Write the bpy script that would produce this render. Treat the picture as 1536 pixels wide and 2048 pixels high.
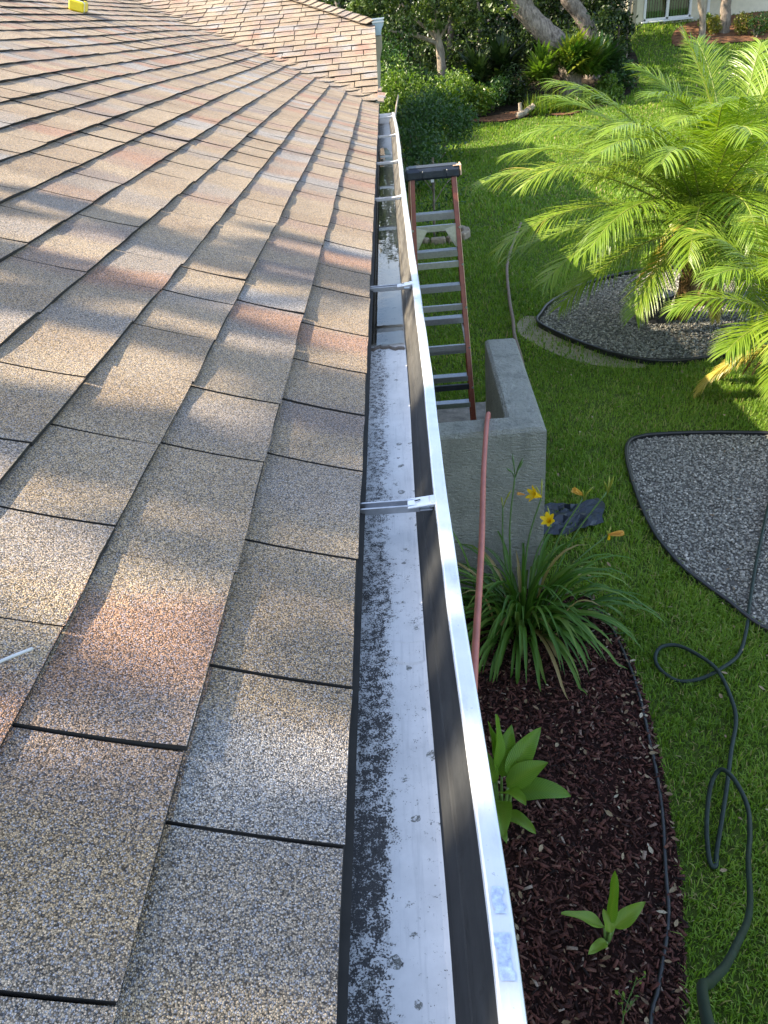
import bpy, math, random
import numpy as np
from mathutils import Vector, Matrix
from math import sin, cos, tan, radians, pi, sqrt

scene = bpy.context.scene
for o in list(bpy.data.objects):
    bpy.data.objects.remove(o)
rng = np.random.default_rng(7)
random.seed(7)

# ------------------------------------------------------------------ camera
cd = bpy.data.cameras.new('camera')
cam = bpy.data.objects.new('camera', cd)
scene.collection.objects.link(cam)
scene.camera = cam
cd.sensor_fit = 'VERTICAL'
cd.sensor_height = 24.0
cd.lens = 24.0 * 1539.0 / 2048.0
cd.clip_start = 0.05
cd.clip_end = 2000.0
R = Matrix(((0.99625, 0.07343, 0.04565), (-0.00109, 0.53868, -0.84251), (-0.08646, 0.8393, 0.53674)))
cam.matrix_world = Matrix.Translation((0, 0, 3.3)) @ R.to_4x4()

# ------------------------------------------------------------------ sky, sun, exposure
SUN_EL = radians(40.0)
SUN_DIR = Vector((-cos(SUN_EL), 0.05, sin(SUN_EL))).normalized()     # towards the sun
world = bpy.data.worlds.new('World')
scene.world = world
world.use_nodes = True
wn = world.node_tree
for n in list(wn.nodes):
    wn.nodes.remove(n)
sky = wn.nodes.new('ShaderNodeTexSky')
sky.sky_type = 'NISHITA'
sky.sun_disc = False
sky.sun_elevation = SUN_EL
sky.sun_rotation = radians(-87.0)
sky.air_density = 1.0
sky.dust_density = 1.0
sky.ozone_density = 1.0
bg = wn.nodes.new('ShaderNodeBackground')
bg.inputs['Strength'].default_value = 0.15
wo = wn.nodes.new('ShaderNodeOutputWorld')
wtc = wn.nodes.new('ShaderNodeTexCoord')
wmap = wn.nodes.new('ShaderNodeMapping'); wmap.inputs['Scale'].default_value = (1.0, 1.0, 2.2)
wno = wn.nodes.new('ShaderNodeTexNoise'); wno.inputs['Scale'].default_value = 3.2; wno.inputs['Detail'].default_value = 6.0; wno.inputs['Roughness'].default_value = 0.6
wcr = wn.nodes.new('ShaderNodeMapRange'); wcr.interpolation_type = 'SMOOTHSTEP'; wcr.inputs[1].default_value = 0.46; wcr.inputs[2].default_value = 0.70; wcr.inputs[4].default_value = 0.5
wmx = wn.nodes.new('ShaderNodeMix'); wmx.data_type = 'RGBA'; wmx.inputs[7].default_value = (6.6, 6.5, 6.3, 1)     # sunlit cloud
wn.links.new(wtc.outputs['Generated'], wmap.inputs[0]); wn.links.new(wmap.outputs[0], wno.inputs['Vector'])
wn.links.new(wno.outputs[0], wcr.inputs[0]); wn.links.new(wcr.outputs[0], wmx.inputs[0]); wn.links.new(sky.outputs[0], wmx.inputs[6])
wn.links.new(wmx.outputs[2], bg.inputs['Color'])
wn.links.new(bg.outputs[0], wo.inputs['Surface'])

sd = bpy.data.lights.new('sun', 'SUN')
sd.energy = 4.9
sd.angle = radians(0.55)
sd.color = (1.0, 0.86, 0.66)
sun = bpy.data.objects.new('sun', sd)
scene.collection.objects.link(sun)
sun.rotation_euler = (-SUN_DIR).to_track_quat('-Z', 'Y').to_euler()
sun.location = (-30, 0, 30)

scene.view_settings.view_transform = 'Standard'
scene.view_settings.look = 'None'
scene.view_settings.gamma = 1.0
scene.view_settings.exposure = 1.68
scene.view_settings.use_curve_mapping = False
scene.render.engine = 'CYCLES'
scene.cycles.max_bounces = 8
scene.cycles.transparent_max_bounces = 16

# ------------------------------------------------------------------ helpers: objects
COL = scene.collection

def tag(o, label=None, cat=None, group=None, kind=None):
    if label: o['label'] = label
    if cat: o['category'] = cat
    if group: o['group'] = group
    if kind: o['kind'] = kind
    return o

def empty(name, loc, label=None, cat=None, group=None, kind=None):
    o = bpy.data.objects.new(name, None)
    o.empty_display_size = 0.1
    o.location = loc
    COL.objects.link(o)
    return tag(o, label, cat, group, kind)

def link(name, me, parent=None, loc=None, matrix=None):
    """One mesh object; meshes are written in world coordinates unless a matrix or place is given."""
    o = bpy.data.objects.new(name, me)
    COL.objects.link(o)
    m = matrix if matrix is not None else (Matrix.Translation(loc) if loc is not None else Matrix.Identity(4))
    if parent is not None:
        o.parent = parent
        pw = Matrix.Identity(4)
        q = parent
        while q is not None:
            pw = q.matrix_basis @ pw if q.parent is None else (q.matrix_parent_inverse @ q.matrix_basis) @ pw
            q = q.parent
        o.matrix_parent_inverse = pw.inverted()
    o.matrix_basis = m
    return o

def mesh_np(name, V, F, mat=None, smooth=False, tint=None):
    """V (n,3); F list of faces or an (m,k) array."""
    me = bpy.data.meshes.new(name)
    V = np.asarray(V, dtype=np.float32)
    if isinstance(F, np.ndarray):
        m, k = F.shape
        me.vertices.add(len(V)); me.vertices.foreach_set('co', V.ravel())
        me.loops.add(m * k); me.loops.foreach_set('vertex_index', F.astype(np.int32).ravel())
        me.polygons.add(m); me.polygons.foreach_set('loop_start', np.arange(0, m * k, k, dtype=np.int32))
        me.update(calc_edges=True)
    else:
        me.from_pydata(V.tolist(), [], F)
        me.update()
    if smooth:
        me.polygons.foreach_set('use_smooth', np.ones(len(me.polygons), dtype=bool))
    if tint is not None:
        a = me.attributes.new('tint', 'FLOAT', 'POINT')
        a.data.foreach_set('value', np.asarray(tint, dtype=np.float32))
    if mat is not None:
        me.materials.append(mat)
    return me

class MB:
    """collects boxes, tubes, sheets into one mesh"""
    def __init__(s):
        s.V = []; s.F = []
    def add(s, V, F):
        n = len(s.V)
        s.V += [tuple(v) for v in V]
        s.F += [tuple(i + n for i in f) for f in F]
        return s
    def box(s, c, size, rot=None, bev=0.0):
        hx, hy, hz = [q / 2 for q in size]
        b = bev
        if b <= 0:
            V = [(x, y, z) for x in (-hx, hx) for y in (-hy, hy) for z in (-hz, hz)]
            F = [(0, 1, 3, 2), (4, 6, 7, 5), (0, 4, 5, 1), (2, 3, 7, 6), (0, 2, 6, 4), (1, 5, 7, 3)]
        else:
            # chamfered box
            V = []; idx = {}
            for sx in (-1, 1):
                for sy in (-1, 1):
                    for sz in (-1, 1):
                        for ax in range(3):
                            p = [sx * hx, sy * hy, sz * hz]
                            for k in range(3):
                                if k != ax: p[k] -= [sx, sy, sz][k] * b
                            idx[(sx, sy, sz, ax)] = len(V); V.append(tuple(p))
            F = []
            for ax in range(3):
                o1, o2 = [k for k in range(3) if k != ax]
                for sg in (-1, 1):
                    q = []
                    for a, c2 in ((-1, -1), (1, -1), (1, 1), (-1, 1)):
                        t = [0, 0, 0]; t[ax] = sg; t[o1] = a; t[o2] = c2
                        q.append(idx[(t[0], t[1], t[2], ax)])
                    F.append(tuple(q))
            for ax in range(3):                 # edges along ax
                o1, o2 = [k for k in range(3) if k != ax]
                for a in (-1, 1):
                    for c2 in (-1, 1):
                        t0 = [0, 0, 0]; t0[ax] = -1; t0[o1] = a; t0[o2] = c2
                        t1 = list(t0); t1[ax] = 1
                        F.append((idx[(*t0, o1)], idx[(*t1, o1)], idx[(*t1, o2)], idx[(*t0, o2)]))
            for sx in (-1, 1):
                for sy in (-1, 1):
                    for sz in (-1, 1):
                        F.append(tuple(idx[(sx, sy, sz, k)] for k in range(3)))
        if rot is not None:
            V = [tuple(rot @ Vector(v)) for v in V]
        V = [(v[0] + c[0], v[1] + c[1], v[2] + c[2]) for v in V]
        return s.add(V, F)
    def tube(s, pts, rad, seg=8, cap=True, jit=0.0):
        pts = [Vector(p) for p in pts]
        n = len(pts)
        if not hasattr(rad, '__len__'): rad = [rad] * n
        V = []; F = []
        up = Vector((0, 0, 1))
        prev = None
        for i, p in enumerate(pts):
            d = (pts[min(i + 1, n - 1)] - pts[max(i - 1, 0)]).normalized()
            if prev is None:
                a = up if abs(d.z) < 0.9 else Vector((1, 0, 0))
                u = d.cross(a).normalized()
            else:
                u = (prev - d * prev.dot(d)).normalized()
            prev = u
            w = d.cross(u)
            for k in range(seg):
                t = 2 * pi * k / seg
                r = rad[i] * (1 + (random.uniform(-jit, jit) if jit else 0))
                V.append(p + u * (r * cos(t)) + w * (r * sin(t)))
        for i in range(n - 1):
            for k in range(seg):
                k2 = (k + 1) % seg
                F.append((i * seg + k, i * seg + k2, (i + 1) * seg + k2, (i + 1) * seg + k))
        if cap:
            F.append(tuple(range(seg - 1, -1, -1)))
            F.append(tuple((n - 1) * seg + k for k in range(seg)))
        return s.add(V, F)
    def loft(s, profs, closed=False):
        """profs: list of point lists of equal length"""
        m = len(profs[0]); V = [p for pr in profs for p in pr]; F = []
        for i in range(len(profs) - 1):
            for k in range(m if closed else m - 1):
                k2 = (k + 1) % m
                F.append((i * m + k, i * m + k2, (i + 1) * m + k2, (i + 1) * m + k))
        return s.add(V, F)
    def prism(s, poly, z0, z1):
        n = len(poly)
        V = [(x, y, z0) for x, y in poly] + [(x, y, z1) for x, y in poly]
        F = [tuple(range(n - 1, -1, -1)), tuple(range(n, 2 * n))]
        F += [(k, (k + 1) % n, n + (k + 1) % n, n + k) for k in range(n)]
        return s.add(V, F)
    def mesh(s, name, mat, smooth=False):
        return mesh_np(name, np.array(s.V), s.F, mat, smooth)
    def build(s, name, mat, parent=None, smooth=False, matrix=None):
        return link(name, s.mesh(name, mat, smooth), parent, matrix=matrix)

def catmull(pts, n=8):
    pts = [Vector(p) for p in pts]
    P = [pts[0] * 2 - pts[1]] + pts + [pts[-1] * 2 - pts[-2]]
    out = []
    for i in range(1, len(P) - 2):
        a, b, c, d = P[i - 1], P[i], P[i + 1], P[i + 2]
        for k in range(n):
            t = k / n
            out.append(0.5 * ((2 * b) + (c - a) * t + (2 * a - 5 * b + 4 * c - d) * t * t + (3 * b - a - 3 * c + d) * t ** 3))
    out.append(pts[-1])
    return out

def in_poly(x, y, poly):
    x = np.asarray(x); y = np.asarray(y)
    r = np.zeros(x.shape, bool)
    n = len(poly)
    for i in range(n):
        x0, y0 = poly[i]; x1, y1 = poly[(i + 1) % n]
        c = ((y0 > y) != (y1 > y)) & (x < (x1 - x0) * (y - y0) / (y1 - y0 + 1e-12) + x0)
        r ^= c
    return r

# ------------------------------------------------------------------ helpers: materials
class NT:
    def __init__(s, name):
        s.m = bpy.data.materials.new(name); s.m.use_nodes = True
        s.t = s.m.node_tree
        for n in list(s.t.nodes): s.t.nodes.remove(n)
        s.out = s.t.nodes.new('ShaderNodeOutputMaterial')
    def n(s, ty, props=None, **inp):
        nd = s.t.nodes.new(ty)
        for k, v in (props or {}).items(): setattr(nd, k, v)
        for k, v in inp.items():
            key = int(k[1:]) if k[0] == 'i' and k[1:].isdigit() else k.replace('_', ' ')
            s.set(nd.inputs[key], v)
        return nd
    def set(s, sock, v):
        if isinstance(v, bpy.types.NodeSocket): s.t.links.new(v, sock)
        elif isinstance(v, bpy.types.Node): s.t.links.new(v.outputs[0], sock)
        else:
            if hasattr(sock.default_value, '__len__') and hasattr(v, '__len__') and len(v) == 3 and len(sock.default_value) == 4: v = (*v, 1)
            sock.default_value = v
    def math(s, op, a, b=0.0, c=0.0, clamp=False):
        nd = s.t.nodes.new('ShaderNodeMath'); nd.operation = op; nd.use_clamp = clamp
        s.set(nd.inputs[0], a); s.set(nd.inputs[1], b); s.set(nd.inputs[2], c)
        return nd.outputs[0]
    def mix(s, f, a, b, blend='MIX'):
        nd = s.t.nodes.new('ShaderNodeMix'); nd.data_type = 'RGBA'; nd.blend_type = blend
        s.set(nd.inputs[0], f); s.set(nd.inputs[6], a); s.set(nd.inputs[7], b)
        return nd.outputs[2]
    def ramp(s, f, stops, mode='LINEAR'):
        nd = s.t.nodes.new('ShaderNodeValToRGB'); cr = nd.color_ramp; cr.interpolation = mode
        while len(cr.elements) < len(stops): cr.elements.new(0.5)
        for e, (p, c) in zip(cr.elements, stops):
            e.position = p; e.color = (*c, 1) if hasattr(c, '__len__') else (c, c, c, 1)
        s.set(nd.inputs[0], f)
        return nd.outputs[0]
    def smooth(s, v, a, b):
        nd = s.t.nodes.new('ShaderNodeMapRange'); nd.interpolation_type = 'SMOOTHSTEP'
        s.set(nd.inputs[0], v); nd.inputs[1].default_value = a; nd.inputs[2].default_value = b
        return nd.outputs[0]
    def pos(s):
        return s.t.nodes.new('ShaderNodeNewGeometry').outputs['Position']
    def noise(s, vec, scale, detail=2.0, rough=0.5, out=0):
        nd = s.n('ShaderNodeTexNoise', None, Scale=scale, Detail=detail, Roughness=rough)
        if vec is not None: s.set(nd.inputs['Vector'], vec)
        return nd.outputs[out]
    def vor(s, vec, scale, out='Distance', feat='F1'):
        nd = s.n('ShaderNodeTexVoronoi', {'feature': feat}, Scale=scale)
        if vec is not None: s.set(nd.inputs['Vector'], vec)
        return nd.outputs[out]
    def bump(s, h, strength=0.5, dist=0.01):
        return s.n('ShaderNodeBump', None, Strength=strength, Distance=dist, Height=h).outputs[0]
    def bsdf(s, color, rough=0.6, normal=None, metal=0.0, spec=0.5, **kw):
        b = s.t.nodes.new('ShaderNodeBsdfPrincipled')
        s.set(b.inputs['Base Color'], color); s.set(b.inputs['Roughness'], rough)
        s.set(b.inputs['Metallic'], metal); s.set(b.inputs['Specular IOR Level'], spec)
        if normal is not None: s.set(b.inputs['Normal'], normal)
        for k, v in kw.items(): s.set(b.inputs[k.replace('_', ' ')], v)
        return b.outputs[0]
    def done(s, sh):
        s.t.links.new(sh, s.out.inputs['Surface'])
        return s.m

def simple(name, col, rough=0.6, metal=0.0, spec=0.5, nscale=20.0, var=0.25, bumps=0.0, bscale=80.0, coords='pos'):
    t = NT(name)
    p = t.pos() if coords == 'pos' else t.n('ShaderNodeTexCoord').outputs['Object']
    f = t.noise(p, nscale, 4.0, 0.6)
    c = t.ramp(f, [(0.25, tuple(x * (1 - var) for x in col)), (0.75, tuple(min(1, x * (1 + var)) for x in col))])
    nrm = t.bump(t.noise(p, bscale, 3.0, 0.6), bumps, 0.01) if bumps else None
    return t.done(t.bsdf(c, rough, nrm, metal, spec))

def leafy(name, stops, rough=0.45, trans=0.35, spec=0.4, tcol=(1.15, 1.25, 0.55)):
    """leaf material: colour from the leaf's own tint, light passes through"""
    t = NT(name)
    a = t.n('ShaderNodeAttribute', {'attribute_name': 'tint'}).outputs['Fac']
    c = t.ramp(a, stops)
    b = t.bsdf(c, rough, None, 0.0, spec)
    tr = t.n('ShaderNodeBsdfTranslucent', None, Color=t.mix(1.0, c, tcol, 'MULTIPLY'))
    return t.done(t.n('ShaderNodeMixShader', None, i0=trans, i1=b, i2=tr.outputs[0]).outputs[0])

# ------------------------------------------------------------------ roof constants
P = radians(20.25); CP, SP = cos(P), sin(P)
EX, EZ = -0.118, 2.5                    # shingle edge over the gutter
EXPO = 0.2
TQ = 0.29                               # slope of the far plane
Q = math.atan(TQ); CQ, SQ = cos(Q), sin(Q)
FY0 = 9.95                              # foot of the far plane (at the inside corner)
FZ0 = 2.56
RIDGE_X = -5.0
RIDGE_Z = EZ + (EX - RIDGE_X) * tan(P)
def valley_y(x):                        # plan line where the two planes meet
    z = EZ + (EX - x) * tan(P)
    return FY0 + (z - FZ0) / TQ
HIPY = FY0 + (3.27 - FZ0) / TQ           # where the upper eave starts

# ------------------------------------------------------------------ materials
def shingle_mat(name, plane):
    t = NT(name)
    p = t.pos()
    sp = t.n('ShaderNodeSeparateXYZ', None, Vector=p)
    X, Y, Z = sp.outputs
    if plane == 'main':
        d = t.math('MULTIPLY', t.math('SUBTRACT', EX, X), 1.0 / (EXPO * CP)); v = Y
    else:
        d = t.math('MULTIPLY', t.math('SUBTRACT', Y, FY0), 1.0 / (EXPO * CQ)); v = X
    course = t.math('FLOOR', t.math('ADD', d, 0.03))
    w1 = t.noise(p, 3.0, 1.0); w2 = t.noise(p, 90.0, 2.0, 0.7)
    s = t.math('MULTIPLY_ADD', v, 1.0 / 0.17, t.math('MULTIPLY', course, 5.91))
    s = t.math('ADD', s, t.math('MULTIPLY', w1, 0.9))
    s = t.math('ADD', s, t.math('MULTIPLY', w2, 0.45))
    seg = t.math('FLOOR', s)
    stops = [(0.0, (0.355, 0.258, 0.155)), (0.24, (0.395, 0.298, 0.188)), (0.42, (0.335, 0.272, 0.205)),
             (0.54, (0.405, 0.306, 0.192)), (0.70, (0.35, 0.24, 0.16)), (0.82, (0.37, 0.215, 0.13)),
             (0.90, (0.35, 0.315, 0.275)), (0.96, (0.28, 0.215, 0.165))]
    def tone_of(sg):
        cv = t.n('ShaderNodeCombineXYZ', None, X=course, Y=sg)
        w = t.n('ShaderNodeTexWhiteNoise', {'noise_dimensions': '2D'}, Vector=cv.outputs[0]).outputs['Value']
        return t.ramp(w, stops, 'CONSTANT')
    fr_ = t.smooth(t.math('SUBTRACT', s, seg), 0.45, 1.0)
    tone = t.mix(fr_, tone_of(seg), tone_of(t.math('ADD', seg, 1.0)))
    vo = t.n('ShaderNodeTexVoronoi', None, Scale=560.0, Vector=p)
    gc = t.n('ShaderNodeSeparateColor', None, Color=vo.outputs['Color'])
    bright = t.ramp(gc.outputs[0], [(0.0, 0.22), (0.25, 0.82), (0.55, 1.38), (0.85, 1.88), (1.0, 2.6)])
    c = t.mix(1.0, tone, bright, 'MULTIPLY')
    bl = t.math('GREATER_THAN', gc.outputs[1], 0.68)
    blue = t.mix(1.0, (0.20, 0.235, 0.30), bright, 'MULTIPLY')
    c = t.mix(t.math('MULTIPLY', bl, 0.55), c, blue)
    stain = t.smooth(t.noise(p, 2.2, 4.0, 0.65), 0.38, 0.66)
    c = t.mix(t.math('MULTIPLY', stain, 0.35), c, t.mix(1.0, c, (0.62, 0.60, 0.60), 'MULTIPLY'))
    c = t.mix(t.math('MULTIPLY', t.smooth(vo.outputs['Distance'], 0.38, 0.80), 0.7), c, (0.02, 0.018, 0.017))
    h = t.math('MULTIPLY_ADD', vo.outputs['Distance'], -1.0, t.math('MULTIPLY', gc.outputs[2], 0.5))
    nrm = t.bump(h, 0.9, 0.003)
    return t.done(t.bsdf(c, 0.85, nrm, 0.0, 0.25))
M_SHM = shingle_mat('shingle_granules', 'main')
M_SHF = shingle_mat('shingle_granules_wing', 'far')
M_DECK = simple('dark_underlay', (0.02, 0.018, 0.016), 0.95, var=0.4)
M_TRIM = simple('white_trim_paint', (0.72, 0.71, 0.68), 0.4, var=0.05)
M_DRIP = simple('drip_edge_metal', (0.55, 0.55, 0.53), 0.35, var=0.12)
M_WALLH = simple('house_stucco', (0.52, 0.46, 0.36), 0.9, var=0.1, bumps=0.4, bscale=60)
M_CREAM = simple('cream_stucco', (0.66, 0.60, 0.47), 0.9, nscale=6, var=0.1, bumps=0.3, bscale=40)
M_TAN = simple('tan_trim', (0.36, 0.31, 0.22), 0.8, var=0.1)

def gutter_floor_mat():
    t = NT('gutter_floor_dirty_white')
    p = t.pos()
    X, Y, Z = t.n('ShaderNodeSeparateXYZ', None, Vector=p).outputs
    back = t.smooth(X, -0.046, -0.086)
    wob = t.math('SUBTRACT', t.noise(p, 9.0, 3.0, 0.6), 0.5)
    back = t.math('ADD', back, t.math('MULTIPLY', wob, 1.9), clamp=True)
    back = t.math('MULTIPLY', back, t.math('MULTIPLY_ADD', t.smooth(Y, 1.5, 0.5), 0.40, 0.60))
    sp1 = t.math('ADD', t.math('MULTIPLY', t.noise(p, 380.0, 3.0, 0.75), 0.5), t.math('MULTIPLY', t.noise(p, 80.0, 5.0, 0.75), 0.5))
    thr = t.math('SUBTRACT', 0.625, t.math('MULTIPLY', back, 0.178))
    grit = t.smooth(t.math('SUBTRACT', sp1, thr), -0.015, 0.02)
    vo = t.n('ShaderNodeTexVoronoi', None, Scale=34.0, Vector=t.n('ShaderNodeVectorMath', {'operation': 'ADD'}, i0=p, i1=t.mix(0.012, (0, 0, 0), t.noise(p, 60.0, 2.0, out=1))).outputs[0])
    rr = t.n('ShaderNodeSeparateColor', None, Color=vo.outputs['Color']).outputs[0]
    size = t.math('MULTIPLY', t.smooth(rr, 0.62, 1.0), 0.30)
    blot = t.math('LESS_THAN', vo.outputs['Distance'], size)
    blot = t.math('MULTIPLY', blot, t.smooth(t.noise(p, 260.0, 3.0, 0.7), 0.36, 0.54))
    smear = t.smooth(t.math('ADD', t.noise(p, 30.0, 6.0, 0.8), t.math('MULTIPLY', back, 0.06)), 0.60, 0.66)
    smear = t.math('MULTIPLY', smear, t.smooth(t.noise(p, 420.0, 2.0, 0.7), 0.36, 0.52))
    blot = t.math('MAXIMUM', blot, smear)
    base = t.ramp(t.noise(p, 14.0, 5.0, 0.65), [(0.3, (0.56, 0.56, 0.55)), (0.7, (0.72, 0.715, 0.70))])
    # worn streaks along the run
    st = t.n('ShaderNodeMapping', None, Vector=p); st.inputs['Scale'].default_value = (1.0, 0.06, 1.0)
    stk = t.smooth(t.noise(st.outputs[0], 160.0, 3.0, 0.6), 0.50, 0.72)
    base = t.mix(t.math('MULTIPLY', stk, 0.25), base, (0.33, 0.34, 0.34))
    silt = t.smooth(t.math('ADD', Y, t.math('MULTIPLY', wob, 0.3)), 2.34, 2.46)
    silt = t.math('MULTIPLY', silt, t.math('MULTIPLY_ADD', t.smooth(X, -0.02, -0.10), 0.4, 0.6))
    base = t.mix(silt, base, t.ramp(t.noise(p, 25.0, 4.0), [(0.3, (0.075, 0.06, 0.04)), (0.7, (0.17, 0.14, 0.10))]))
    c = t.mix(t.math('MULTIPLY', blot, 0.85), base, (0.055, 0.055, 0.035))
    c = t.mix(t.math('MULTIPLY', grit, 0.95), c, t.ramp(t.noise(p, 500.0), [(0.35, (0.012, 0.012, 0.014)), (0.65, (0.05, 0.045, 0.04))]))
    nrm = t.bump(grit, 0.5, 0.003)
    return t.done(t.bsdf(c, t.math('MULTIPLY_ADD', grit, 0.4, 0.42), nrm))
M_GFLOOR = gutter_floor_mat()
def gutter_front_mat():
    t = NT('gutter_inside_grime_and_shade')
    p = t.pos()
    st = t.n('ShaderNodeMapping', None, Vector=p); st.inputs['Scale'].default_value = (1.0, 0.25, 1.0)
    f = t.noise(st.outputs[0], 22.0, 5.0, 0.7)
    g = t.smooth(t.noise(p, 40.0, 4.0, 0.7), 0.55, 0.68)
    Y = t.n('ShaderNodeSeparateXYZ', None, Vector=p).outputs[1]
    c = t.ramp(f, [(0.3, (0.012, 0.013, 0.014)), (0.7, (0.034, 0.036, 0.037))])  # near stretch: grime with tree shade put into its colour
    far = t.ramp(f, [(0.3, (0.03, 0.027, 0.022)), (0.7, (0.13, 0.12, 0.10))])  # far stretch: same grime, paler as if sunlit
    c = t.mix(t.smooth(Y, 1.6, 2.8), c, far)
    c = t.mix(t.math('MULTIPLY', g, 0.6), c, (0.015, 0.015, 0.015))
    return t.done(t.bsdf(c, 0.7, t.bump(f, 0.2, 0.004), spec=0.3))
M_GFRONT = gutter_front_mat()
def lip_mat():
    t = NT('white_coated_aluminium')
    p = t.pos()
    f = t.noise(p, 30.0, 4.0, 0.6)
    c = t.ramp(f, [(0.3, (0.66, 0.68, 0.70)), (0.7, (0.76, 0.77, 0.78))])
    stn = t.n('ShaderNodeMapping', None, Vector=p); stn.inputs['Scale'].default_value = (1.0, 0.35, 1.0)
    c = t.mix(t.math('MULTIPLY', t.smooth(t.noise(stn.outputs[0], 26.0, 5.0, 0.7), 0.5, 0.75), 0.35), c, (0.36, 0.36, 0.35))
    sc = t.smooth(t.noise(p, 120.0, 3.0, 0.75), 0.66, 0.72)
    c = t.mix(t.math('MULTIPLY', sc, 0.5), c, (0.25, 0.25, 0.24))
    return t.done(t.bsdf(c, 0.22, t.bump(t.noise(p, 6.0, 2.0), 0.08, 0.02), metal=0.25, spec=0.6))
M_LIP = lip_mat()
M_ALU = simple('bare_aluminium', (0.46, 0.47, 0.49), 0.3, metal=0.85, nscale=60, var=0.15)
M_SMUDGE = simple('blue_marker_smear', (0.44, 0.52, 0.70), 0.35, nscale=150, var=0.4)
def water_mat():
    t = NT('gutter_water')
    p = t.pos()
    nrm = t.bump(t.noise(p, 14.0, 2.0), 0.035, 0.01)
    gl = t.n('ShaderNodeBsdfGlossy', None, Roughness=0.015, Color=(1, 1, 1), Normal=nrm)
    tr = t.n('ShaderNodeBsdfTransparent', None, Color=(0.80, 0.78, 0.70))
    fr = t.n('ShaderNodeFresnel', None, IOR=1.34, Normal=nrm)
    return t.done(t.n('ShaderNodeMixShader', None, i0=fr.outputs[0], i1=tr.outputs[0], i2=gl.outputs[0]).outputs[0])
M_WATER = water_mat()

def stucco_mat():
    t = NT('grey_stucco')
    p = t.pos()
    f = t.noise(p, 9.0, 5.0, 0.6)
    c = t.ramp(f, [(0.3, (0.56, 0.565, 0.495)), (0.7, (0.72, 0.72, 0.64))])
    pit = t.smooth(t.noise(p, 60.0, 3.0, 0.6), 0.62, 0.72)
    c = t.mix(t.math('MULTIPLY', pit, 0.6), c, (0.08, 0.085, 0.075))
    dr = t.n('ShaderNodeMapping', None, Vector=p); dr.inputs['Scale'].default_value = (1.0, 1.0, 0.12)
    c = t.mix(t.math('MULTIPLY', t.smooth(t.noise(dr.outputs[0], 9.0, 5.0, 0.65), 0.48, 0.72), 0.45), c, (0.20, 0.21, 0.175))
    st = t.n('ShaderNodeMapping', None, Vector=p); st.inputs['Scale'].default_value = (0.45, 0.45, 1.2)
    h = t.math('ADD', t.noise(st.outputs[0], 75.0, 4.0, 0.65), t.math('MULTIPLY', t.noise(p, 220.0, 2.0), 0.3))
    return t.done(t.bsdf(c, 0.9, t.bump(h, 1.0, 0.14), spec=0.2))
M_STUCCO = stucco_mat()
M_SLAB = simple('old_concrete', (0.20, 0.18, 0.16), 0.9, nscale=14, var=0.5, bumps=0.5, bscale=50)
M_FIBRE = simple('red_fibreglass', (0.22, 0.055, 0.028), 0.42, nscale=30, var=0.25)
M_FIBEDGE = simple('worn_fibreglass_edge', (0.55, 0.36, 0.22), 0.6, nscale=40, var=0.25)
M_BLACKP = simple('black_plastic', (0.025, 0.028, 0.032), 0.45, nscale=40, var=0.35)
M_NAVY = simple('dark_navy_plastic', (0.012, 0.018, 0.03), 0.38, nscale=20, var=0.4, bumps=0.3, bscale=25)
M_HOSER = simple('salmon_rubber', (0.42, 0.13, 0.10), 0.5, nscale=12, var=0.2)
M_HOSEB = simple('brown_rubber', (0.17, 0.115, 0.085), 0.6, nscale=12, var=0.2)
M_HOSEG = simple('dark_green_rubber', (0.012, 0.024, 0.019), 0.5, spec=0.3, nscale=30, var=0.5)
M_EDGE = simple('black_edging', (0.014, 0.014, 0.015), 0.4, nscale=12, var=0.3)
M_YEL = simple('yellow_plastic', (0.80, 0.62, 0.02), 0.4, nscale=30, var=0.08)
M_STONE = simple('tan_stone', (0.30, 0.24, 0.17), 0.9, nscale=18, var=0.35, bumps=0.6, bscale=40)
M_WHITE = simple('white_plastic', (0.75, 0.75, 0.75), 0.5, var=0.03)
def bark(name, a, b, scale=7.0):
    t = NT(name); p = t.pos()
    st = t.n('ShaderNodeMapping', None, Vector=p); st.inputs['Scale'].default_value = (1.0, 1.0, 0.3)
    f = t.noise(st.outputs[0], scale * 2.2, 6.0, 0.72)
    c = t.ramp(f, [(0.32, a), (0.62, b)])
    return t.done(t.bsdf(c, 0.9, t.bump(f, 0.9, 0.06), spec=0.2))
M_BARK = bark('oak_bark', (0.07, 0.055, 0.045), (0.34, 0.28, 0.23))
M_BARKP = bark('pale_bark', (0.15, 0.12, 0.09), (0.42, 0.35, 0.27), 5.0)
M_PTRUNK = bark('palm_trunk_fibre', (0.05, 0.03, 0.015), (0.34, 0.21, 0.09), 14.0)

def soil_mat(name, a, b, scale=14.0):
    t = NT(name); p = t.pos()
    f = t.noise(p, scale, 6.0, 0.7)
    return t.done(t.bsdf(t.ramp(f, [(0.3, a), (0.7, b)]), 0.95, t.bump(t.noise(p, 90.0, 4.0, 0.7), 0.8, 0.02), spec=0.15))
def lawn_mat():
    t = NT('lawn_ground'); p = t.pos()
    f = t.noise(p, 26.0, 6.0, 0.75); g = t.noise(p, 1.1, 4.0, 0.6)
    c = t.ramp(f, [(0.3, (0.03, 0.045, 0.01)), (0.5, (0.075, 0.115, 0.02)), (0.72, (0.14, 0.19, 0.035))])
    c = t.mix(t.math('MULTIPLY', t.smooth(g, 0.52, 0.72), 0.45), c, (0.085, 0.095, 0.03))
    Y = t.n('ShaderNodeSeparateXYZ', None, Vector=p).outputs[1]
    wood = t.smooth(t.math('ADD', Y, t.math('MULTIPLY', g, 3.0)), 40.0, 42.0)
    c = t.mix(wood, c, (0.035, 0.027, 0.017))
    return t.done(t.bsdf(c, 0.9, t.bump(f, 1.0, 0.03), spec=0.15))
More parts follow.
